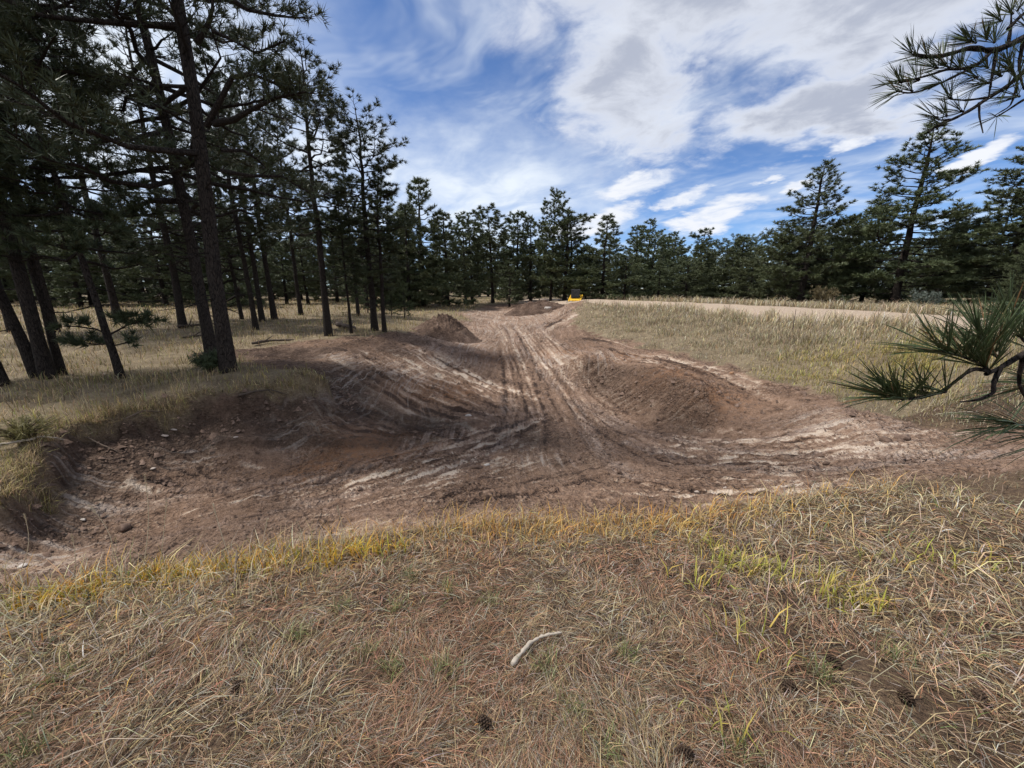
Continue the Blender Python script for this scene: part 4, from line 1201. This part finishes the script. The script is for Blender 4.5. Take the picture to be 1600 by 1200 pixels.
def blades(name, x, y, h, wd, lean, col, label, az=None, rg=None, z0=None, bend=.5, lift=None):
    """standing or lying blades: h length, lean 0 upright .. 1 flat"""
    n = len(x); rg = rg or np.random.default_rng(5)
    z = coarse(x, y) if z0 is None else z0
    if lift is not None: z = z + lift
    az = rg.uniform(0, 2 * np.pi, n) if az is None else az
    d_ = np.stack([np.cos(az), np.sin(az), np.zeros(n)], 1); s_ = np.stack([-np.sin(az), np.cos(az), np.zeros(n)], 1)
    tw = rg.uniform(-.9, .9, n)[:, None]
    s_ = unit(s_ * np.cos(tw) + np.array([0, 0, 1.0]) * np.sin(tw) * lean[:, None] + d_ * np.sin(tw) * (1 - lean[:, None]))
    ca = np.sin(lean * np.pi / 2)[:, None]; sa = np.cos(lean * np.pi / 2)[:, None]
    up = np.array([0, 0, 1.0])
    b = np.stack([x, y, z - .004], 1)
    hh = h[:, None]
    m1 = b + (d_ * ca * .40 + up * sa * .58) * hh
    tp = b + (d_ * np.minimum(1, ca + bend * .5) * .88 + up * np.maximum(sa - bend * .28, -.02)) * hh
    w_ = wd[:, None]
    V = np.stack([b - s_ * w_, b + s_ * w_, m1 - s_ * w_ * .8, m1 + s_ * w_ * .8, tp], 1).reshape(-1, 3)
    i = 5 * np.arange(n)[:, None]
    F = np.concatenate([i + [0, 1, 3], i + [0, 3, 2], i + [2, 3, 4]], 1).reshape(-1, 3)
    me = mesh_from(name, V, F, M['grass'])
    at_ = me.attributes.new('tint', 'FLOAT_COLOR', 'POINT')
    cc = np.ones((n, 5, 4), np.float32); cc[..., :3] = col[:, None]
    cc[:, :2, :3] *= .75                                    # blades darker towards the foot
    at_.data.foreach_set('color', cc.ravel())
    return link(me, name, label=label, category='grass', kind='stuff')

def polar(rg, n, r0, r1, a0=-61, a1=61, p=0.0):
    u = rg.random(n)
    r = r0 * (r1 / r0) ** u if p == 0 else (r0 ** p + u * (r1 ** p - r0 ** p)) ** (1 / p)
    a = rg.uniform(R(a0), R(a1), n)
    return r * np.sin(a), r * np.cos(a), r
def is_front(x, y):
    return (y < 3.6 + .25 * x + .6) & (np.hypot(x, y) < 5.4)
def pixb(px, py):
    return hit(px, py)[:2]
def soft(x, y, c, r):
    return np.exp(-(((x - c[0]) ** 2 + (y - c[1]) ** 2) / r ** 2))

def front():
    rg = np.random.default_rng(61)
    # needle and straw litter
    x, y, r = polar(rg, 124000, .62, 5.2)
    x2, y2, r2 = polar(rg, 26000, .62, 5.2, 61, 115); x3, y3, r3 = polar(rg, 20000, .62, 5.2, -105, -61)
    x, y, r = np.r_[x, x2, x3], np.r_[y, y2, y3], np.r_[r, r2, r3]
    sd, dirt, road = masks(x, y)
    bare = sum(soft(x, y, pixb(a, b), q) for a, b, q in [(1240, 955, .12), (1330, 1050, .16), (1370, 1065, .13), (1200, 990, .10), (1020, 950, .10), (1530, 1170, .25), (830, 1140, .08), (330, 1165, .08)])
    k = (dirt < .4) & is_front(x, y) & (rg.random(len(x)) > .75 * bare) & (rg.random(len(x)) < .45 + .9 * (.5 + fbm(x * 4, y * 4, 3, 12)))
    x, y, r = x[k], y[k], r[k]; n = len(x)
    swirl = fbm(x * 1.7, y * 1.7, 2, 8) * 5 + rg.normal(0, .9, n)
    rightish = sstep(x, .6, 2.2)
    red = sstep(fbm(x * 1.1, y * 1.1, 3, 19), -.25, .25)
    c1 = pal(rg, n, [NEEDLE, (.36, .22, .145), DARK, GREY], [5, 3, 2.6, 1.8]); c2 = pal(rg, n, [STRAW, GREY, TAN, DARK], [2.8, 4, 2.5, 2.2])
    pick = rg.random(n)[:, None] < (.32 + .55 * red * (1 - .6 * rightish))[:, None]
    blades('needle_litter', x, y, rg.uniform(.05, .145, n) * (1 + .3 * rightish), rg.uniform(.0007, .0015, n) * np.clip(r / 1.6, .8, 2.0), rg.uniform(.80, 1.0, n), np.where(pick, c1, c2),
           'fallen brown pine needles and flattened straw covering the near ground', az=swirl, rg=rg, bend=.25, lift=rg.uniform(0, .022, n))
    # dry bunch grass
    x, y, r = polar(rg, 90000, .62, 5.5)
    x2, y2, r2 = polar(rg, 24000, .62, 5.4, 61, 115); x3, y3, r3 = polar(rg, 18000, .62, 5.4, -105, -61)
    x, y, r = np.r_[x, x2, x3], np.r_[y, y2, y3], np.r_[r, r2, r3]
    sd, dirt, road = masks(x, y)
    cl = fbm(x * 2.4, y * 2.4, 4, 33)
    edge = np.exp(-(np.clip(-sd, 0, 9) / .55) ** 2)
    rights = sstep(x - .25 * y, .5, 2.4); lefts = sstep(-x, .9, 2.4)
    pr = .025 + .40 * sstep(cl, .08, .45) + .85 * edge + .55 * rights + .5 * lefts
    k = (dirt < .42) & is_front(x, y) & (rg.random(len(x)) < pr * .78)
    x, y, r, edge, cl, rights, lefts = [q[k] for q in (x, y, r, edge, cl, rights, lefts)]; n = len(x)
    mid = edge * np.exp(-((x - .6) / 1.6) ** 2)
    c1 = pal(rg, n, [STRAW, TAN, GREY, PALE, GREEN], [4, 4, 2.4, .8, .7]); c2 = pal(rg, n, [(.58, .30, .07), (.56, .38, .13), TAN, STRAW], [4, 3.6, 1.6, 2])
    col = np.where((rg.random(n) < mid * 1.5 + .10 * edge + .05)[:, None], c2, c1)
    h = (.034 + .062 * rg.random(n)) * (1 + 1.9 * edge + .8 * rights + .7 * lefts)
    blades('bunch_grass', x, y, h, rg.uniform(.0009, .0017, n) * np.clip(r / 1.7, .8, 2.2), np.clip(rg.beta(2, 2.6, n) + .25 * rights, 0, .96), col,
           'dry tan and orange bunch grass edging the dirt basin', rg=rg, az=rg.uniform(0, 6.28, n))
    # broad yellow green blades
    X, Y, A = [], [], []
    for a, b, q in [(1095, 868, 30), (1110, 880, 26), (1140, 890, 30), (1170, 895, 34), (1200, 905, 30), (1232, 915, 36), (1262, 920, 36), (1290, 932, 36), (1310, 945, 30), (1345, 955, 22), (1075, 905, 16), (1130, 985, 16), (1145, 1000, 12), (1390, 880, 14), (1420, 872, 14), (1480, 885, 14), (1570, 890, 12), (1140, 1140, 14),
                    (250, 905, 26), (275, 903, 26), (300, 901, 26), (325, 898, 28), (350, 897, 24), (395, 892, 26), (420, 890, 26), (440, 888, 20), (200, 918, 24), (225, 915, 22), (90, 935, 24), (60, 940, 22), (40, 950, 20), (140, 928, 22), (20, 958, 20), (520, 880, 20), (545, 872, 18), (580, 868, 14), (615, 862, 14), (638, 868, 16), (495, 885, 14), (470, 888, 14)]:
        c = hit(a, b); m_ = int(q * (2.3 if a < 700 else 1.5) * rg.uniform(.4, 1.4))
        c = c + rg.normal(0, .07, 3); X.append(c[0] + rg.normal(0, .085, m_)); Y.append(c[1] + rg.normal(0, .075, m_)); A.append(np.full(m_, 1.0 if a > 700 else 0.0))
    x, y, A = map(np.concatenate, (X, Y, A)); n = len(x)
    c1 = pal(rg, n, [LIME, (.46, .36, .09), (.28, .27, .07), STRAW], [3, 3, 1.6, 2], .2); c2 = pal(rg, n, [(.62, .40, .05), (.55, .28, .04), (.40, .37, .07), (.26, .27, .06)], [4, 3.2, 2.4, 1.2], .2)
    blades('yellow_grass', x, y, rg.uniform(.08, .20, n), rg.uniform(.0026, .0048, n), rg.uniform(.05, .55, n), np.where(A[:, None] > .5, c1, c2), 'broad yellow green grass blades along the front of the basin', rg=rg, bend=.5)
    # small green tufts
    X, Y = [], []
    for a, b in [(765, 945), (700, 925), (535, 955), (620, 950), (575, 1020), (610, 1050), (690, 1055), (470, 1000), (1390, 1030), (1160, 1180), (640, 905), (1280, 1060), (850, 1050), (980, 1025), (100, 1060), (50, 1180), (900, 1120), (950, 1180)]:
        c = hit(a, b); X.append(c[0] + rg.normal(0, .03, 70)); Y.append(c[1] + rg.normal(0, .03, 70))
    x, y = np.concatenate(X), np.concatenate(Y); n = len(x)
    blades('green_tufts', x, y, rg.uniform(.05, .13, n), rg.uniform(.0010, .0017, n), rg.uniform(.05, .6, n), pal(rg, n, [GREEN, (.19, .21, .10), (.27, .25, .11), STRAW], [3, 3, 2, 1.2]), 'small grey green grass tufts in the needle litter', rg=rg)
    # long arching straws
    x, y, r = polar(rg, 9000, .8, 5.5)
    sd, dirt, road = masks(x, y)
    pr = .04 + .5 * sstep(x - .25 * y, .7, 2.2) + .5 * sstep(-x, .8, 2.2)
    k = (dirt < .4) & is_front(x, y) & (rg.random(len(x)) < pr * .3); x, y, r = x[k], y[k], r[k]; n = len(x)
    blades('arching_straw', x, y, rg.uniform(.18, .42, n), rg.uniform(.0010, .0017, n) * np.clip(r / 1.8, .8, 2), rg.uniform(.3, .93, n), pal(rg, n, [PALE, STRAW, GREY, TAN], [3, 4, 2, 1]), 'long pale arching straws bent over the near ground', rg=rg, bend=.75)
front()

def meadow():
    rg = np.random.default_rng(83)
    x, y, r = polar(rg, 230000, 3.2, 62, -60, 58)
    x2, y2, r2 = polar(rg, 170000, 7.5, 34, 6, 58)
    x3, y3, r3 = polar(rg, 26000, 5.3, 30, 58, 90)
    x, y, r = np.r_[x, x2, x3], np.r_[y, y2, y3], np.r_[r, r2, r3]
    sd, dirt, road = masks(x, y)
    cl = fbm(x * .9, y * .9, 4, 23); cl2 = fbm(x * .35, y * .35, 3, 27)
    left = sstep(-x, 0, 2.5)
    dl, _, _ = path_uv(x, y, LIP)
    # foot of the embankment is thin and trampled
    foot = np.exp(-(np.clip(-sd, 0, 99) / (.6 + .05 * r)) ** 2)
    pr = .30 + .6 * sstep(cl, -.3, .4)
    pr *= 1 - .6 * foot * (1 - left)
    pr *= np.where(left > .5, .8, 1.0)
    keep = (dirt < .35) & (road < .45) & ~is_front(x, y) & (rg.random(len(x)) < pr)
    x, y, r, cl, cl2, left, sd, foot, dl = [q[keep] for q in (x, y, r, cl, cl2, left, sd, foot, dl)]; n = len(x)
    dr, orr, rr = path_uv(x, y, ROAD_C)
    verge = np.exp(-((dr - 3.2) / 1.2) ** 2) * (orr > 0) if False else np.exp(-((dr - 2.9) / .9) ** 2)
    c_l = pal(rg, n, [TAN, STRAW, (.30, .25, .10), DARK, (.24, .24, .09)], [4, 2.6, 3, .8, 1.6]); c_r = pal(rg, n, [(.40, .33, .21), (.36, .31, .21), GREY, (.28, .25, .14), TAN], [3.4, 3, 2.4, 2.2, 1.4])
    c_y = pal(rg, n, [(.36, .30, .09), (.42, .33, .12), (.28, .27, .08)], [3, 2, 2]); c_p = pal(rg, n, [PALE, STRAW], [2, 2])
    col = np.where(left[:, None] > .5, c_l, c_r)
    yp = np.clip(soft(x, y, pixb(1310, 585), 1.5) + soft(x, y, pixb(1390, 560), 1.4) + soft(x, y, pixb(1250, 600), .9), 0, 1) * .75 + np.clip(soft(x, y, pixb(30, 690), .8) + soft(x, y, pixb(0, 740), .8), 0, 1) * .8 + .5 * soft(x, y, pixb(400, 600), .9)
    col = np.where((rg.random(n) < yp)[:, None], c_y, col)
    col = np.where((rg.random(n) < verge * .8)[:, None], c_p, col)
    h = rg.uniform(.07, .22, n) * (1 + .5 * sstep(cl, 0, .5)) * (1 + .9 * verge) * np.clip(.75 + r / 40, .7, 1.5) * (1 - .45 * foot * (1 - left))
    w_ = .0013 * np.clip(r / 3.2, 1, 14)
    blades('meadow_grass', x, y, h, w_ * rg.uniform(.7, 1.3, n), rg.beta(1.6, 3, n) * .8, col, 'dry meadow grass on the banks and under the pines', rg=rg, bend=.5)
    # fringe hanging over the broken lip
    t = rg.random(9000) * (len(LIP) - 1.001); i = t.astype(int); f = (t - i)[:, None]
    p = LIP[i] * (1 - f) + LIP[i + 1] * f + rg.normal(0, .14, (9000, 2))
    sd, dirt, road = masks(p[:, 0], p[:, 1]); k = dirt < .5; p = p[k]; n = len(p)
    blades('lip_grass', p[:, 0], p[:, 1], rg.uniform(.08, .22, n), rg.uniform(.002, .0035, n), rg.uniform(.1, .9, n), pal(rg, n, [TAN, STRAW, DARK, (.3, .27, .1)], [3, 2, 2, 2]), 'ragged grass fringe hanging over the broken bank lip', rg=rg)
meadow()
# ---------------------------------------------------------------- near pine whose branches reach into view
def near_pine():
    base = np.array([3.15, .75, Z(3.15, .75) - .05])
    o = empty('pine_tree', tuple(base), 'pine just out of view reaching two needled branches in from the side', 'tree')
    rg = np.random.default_rng(909)
    T, nv = pine(910, 9.0, .42, 1.35, .14, 34, .19, 16000, .012, top='cone', dead=6, sway=.03, sides=12)
    link(T.mesh('trunk', M['bark']), 'trunk', o); link(needle_mesh('crown', nv, M['needle']), 'crown', o)
    def strand(rgs, p, d0, L, n, wd, droop, spread, upw):
        """curved needles as bent strips"""
        p = np.repeat(p, n, 0); d_ = np.repeat(d0, n, 0); N = len(p)
        fas = np.repeat(rgs.normal(size=((N + 2) // 3, 3)), 3, 0)[:N]                 # bundles of three
        nd = unit(d_ + spread * unit(fas) + .07 * rgs.normal(size=(N, 3)) + np.array([0, 0, upw]))
        l = L * (np.repeat(rgs.uniform(.6, 1.15, (N + 2) // 3), 3)[:N] * rgs.uniform(.9, 1.05, N))[:, None]
        sd_ = unit(np.cross(nd, unit(rgs.normal(size=(N, 3))))) * wd
        up = np.array([0, 0, 1.0])
        cv = droop * l * rgs.uniform(.3, 1.2, N)[:, None]
        q = [p, p + nd * l * .35 - up * cv * .08, p + nd * l * .7 - up * cv * .4, p + nd * l - up * cv]
        V = np.stack([q[0] - sd_ * .7, q[0] + sd_ * .7, q[1] - sd_, q[1] + sd_, q[2] - sd_ * .9, q[2] + sd_ * .9, q[3]], 1).reshape(-1, 3)
        i = 7 * np.arange(N)[:, None]
        F = np.concatenate([i + [0, 1, 3], i + [0, 3, 2], i + [2, 3, 5], i + [2, 5, 4], i + [4, 5, 6]], 1).reshape(-1, 3)
        return V, F
    def branch(t_of, wood, shoots, L, wd, name_mat):
        B = Tubes(); VV = []; FF = []; k = 0
        for path, r in wood:
            P = np.array([(at_t(a, b, t) if b is not None else np.array(a)) for a, b, t in path]) - base
            s = np.linspace(0, 1, len(P)); q = np.linspace(0, 1, len(P) * 3)
            C = np.stack([np.interp(q, s, P[:, j]) for j in range(3)], 1); C[1:-1] = (C[:-2] + 2 * C[1:-1] + C[2:]) / 4
            B.add(C, r * (1 - .6 * q) * (1 + .12 * rg.normal(size=len(q))), 6)
        for path, n_at, n, dr, sp, upw, ln, dp in shoots:
            P = np.array([at_t(a, b, t) for a, b, t in path]) - base
            s = np.linspace(0, 1, len(P)); q = np.linspace(0, 1, n_at)
            C = np.stack([np.interp(q, s, P[:, j]) for j in range(3)], 1)
            tg = unit(np.gradient(C, axis=0)) if n_at > 1 else unit(np.array([P[-1] - P[0]]))
            dv = unit(tg + np.array(dr))
            V, F = strand(rg, C, dv, L * ln, n, wd, dp, sp, upw)
            VV.append(V); FF.append(F + k); k += len(V)
            if len(P) > 1:
                B.add(C if n_at > 1 else P, np.linspace(r_sh, r_sh * .6, len(C if n_at > 1 else P)), 5)
        bo = link(B.mesh('branch', M['bark']), 'branch', o)
        link(mesh_from('needles', np.concatenate(VV), np.concatenate(FF), M[name_mat], True), 'needles', bo)
    # lower branch, within arm's reach
    tl = tuple
    r_sh = .0035
    TR = (base + np.array([0, 0, 1.55]))
    lo = .98
    wood = [([(tl(TR), None, 0), (tl(TR * .45 + at_t(1640, 530, lo) * .55 + np.array([0, 0, .03])), None, 0), (1640, 530, lo), (1600, 552, lo), (1562, 575, lo), (1540, 585, lo)], .011),
            ([(1562, 575, lo), (1552, 600, lo), (1553, 614, lo), (1530, 625, lo), (1500, 628, lo + .02)], .006),
            ([(1545, 580, lo), (1520, 575, lo), (1495, 594, lo - .02), (1472, 612, lo - .03), (1440, 622, lo - .04), (1420, 624, lo - .05)], .0055),
            ([(1600, 552, lo), (1590, 600, lo + .05), (1620, 650, lo + .08)], .006)]
    shoots = [([(1478, 612, lo - .03), (1440, 620, lo - .04), (1412, 624, lo - .05), (1395, 622, lo - .06)], 8, 22, (0, 0, .5), .62, .12, .95, .06),
              ([(1412, 624, lo - .05), (1385, 620, lo - .06)], 3, 24, (0, 0, .25), .5, .05, .9, .08),
              ([(1545, 578, lo), (1530, 568, lo - .01), (1500, 556, lo - .03), (1470, 548, lo - .04)], 9, 26, (-.1, 0, .45), .62, .10, 1.0, .06),
              ([(1560, 560, lo), (1545, 540, lo), (1530, 525, lo)], 6, 28, (-.1, 0, .5), .7, .10, .95, .05),
              ([(1610, 545, lo + .05), (1590, 520, lo + .05), (1575, 505, lo + .05)], 4, 26, (-.2, 0, .4), .6, .1, 1.0, .1),
              ([(1650, 690, lo), (1610, 668, lo), (1580, 660, lo)], 5, 20, (-.5, 0, -.1), .45, 0, 1.15, .2),
              ([(1640, 600, lo + .1), (1615, 600, lo + .1)], 4, 18, (-.5, 0, -.2), .6, 0, 1.1, .2),
              ([(1620, 470, lo + .15), (1600, 480, lo + .15), (1585, 490, lo + .15)], 5, 24, (-.4, 0, .1), .6, .0, 1.0, .1)]
    # old needles hanging below the shoots
    for a, b in []:
        shoots.append(([(a, b, lo), (a + 1, b + 4, lo)], 1, 4, (rg.normal(-.3, .35), rg.normal(0, .3), -.5), .35, -.1, .9, .75))
    branch(None, wood, shoots, .152, .0012, 'needle_near')
    # upper branch against the sky
    hi = 2.15
    r_sh = .006
    T2 = base + np.array([0, 0, 3.1])
    W = lambda *p: [(a, b, hi + (q[0] if (q := p_[2:]) else 0)) for p_ in p for a, b in [p_[:2]]]
    wood = [([(tl(T2), None, 0), (tl(T2 * .4 + at_t(1660, 40, hi) * .6), None, 0), *W((1660, 40), (1600, 58), (1575, 72), (1550, 80), (1530, 76), (1512, 75), (1490, 83), (1460, 90), (1430, 86))], .020),
            (W((1550, 80), (1530, 100), (1505, 108), (1480, 108), (1450, 118), (1420, 126), (1405, 128)), .010),
            (W((1530, 100), (1500, 115), (1470, 130), (1440, 142), (1420, 146), (1400, 142)), .008),
            (W((1660, 95, .1), (1600, 110, .05), (1575, 135), (1545, 152), (1520, 170), (1490, 186), (1465, 196), (1450, 207)), .014),
            (W((1600, 60), (1592, 100), (1594, 120), (1600, 140)), .010), (W((1557, 80), (1550, 120), (1545, 150)), .009),
            (W((1545, 152), (1510, 157), (1485, 155)), .007), (W((1490, 186), (1470, 188), (1458, 184)), .006), (W((1530, 160), (1530, 182), (1536, 208)), .006),
            (W((1590, 130), (1580, 165), (1555, 180)), .006), (W((1640, 140), (1600, 155), (1575, 172), (1558, 182)), .008), (W((1575, 70), (1580, 40), (1580, 18)), .008), (W((1575, 45), (1600, 20), (1640, -10)), .010)]
    shoots = []
    for a, b, dx, dz, n in [(1425, 84, -1, .5, 26), (1448, 86, -.6, .9, 22), (1470, 84, -.5, .9, 14), (1512, 62, -.8, .7, 26), (1540, 58, -.3, 1, 26), (1555, 62, .2, 1, 26), (1520, 66, -.8, .2, 18), (1580, 18, -.4, 1, 26), (1592, 12, .3, 1, 20), (1560, 30, -.7, .7, 20), (1460, 105, -.8, .3, 24), (1480, 104, -.6, .6, 26), (1500, 106, -.4, .7, 26),
                            (1404, 126, -.9, .7, 22), (1402, 143, -1, -.2, 20), (1432, 122, -.7, .8, 22), (1422, 140, -.6, .6, 14), (1468, 130, -.8, -.3, 20), (1482, 152, -.8, .5, 26), (1523, 120, -.8, .1, 22), (1540, 104, -.6, .5, 22), (1580, 110, -.5, .3, 26), (1575, 95, -.2, .8, 24), (1560, 118, -.8, .2, 26), (1590, 125, .1, .6, 24), (1570, 140, -.6, -.3, 20), (1500, 172, -.8, .5, 22), (1460, 182, -.8, .4, 16), (1478, 178, -.3, .9, 10), (1470, 196, -.9, .1, 14), (1558, 182, -.6, -.5, 12), (1590, 150, -.5, .2, 20), (1610, 100, -.3, .4, 22), (1605, 40, -.3, .8, 22), (1540, 130, -.8, 0, 18)]:
        shoots.append(([(a - dx * 7, b + dz * 5, hi), (a, b, hi)], 2, n, (dx * .35, rg.normal(0, .3), dz * .35), .78, .1, 1.0, .05))
    branch(None, wood, shoots, .145, .0016, 'needle_near')
near_pine()
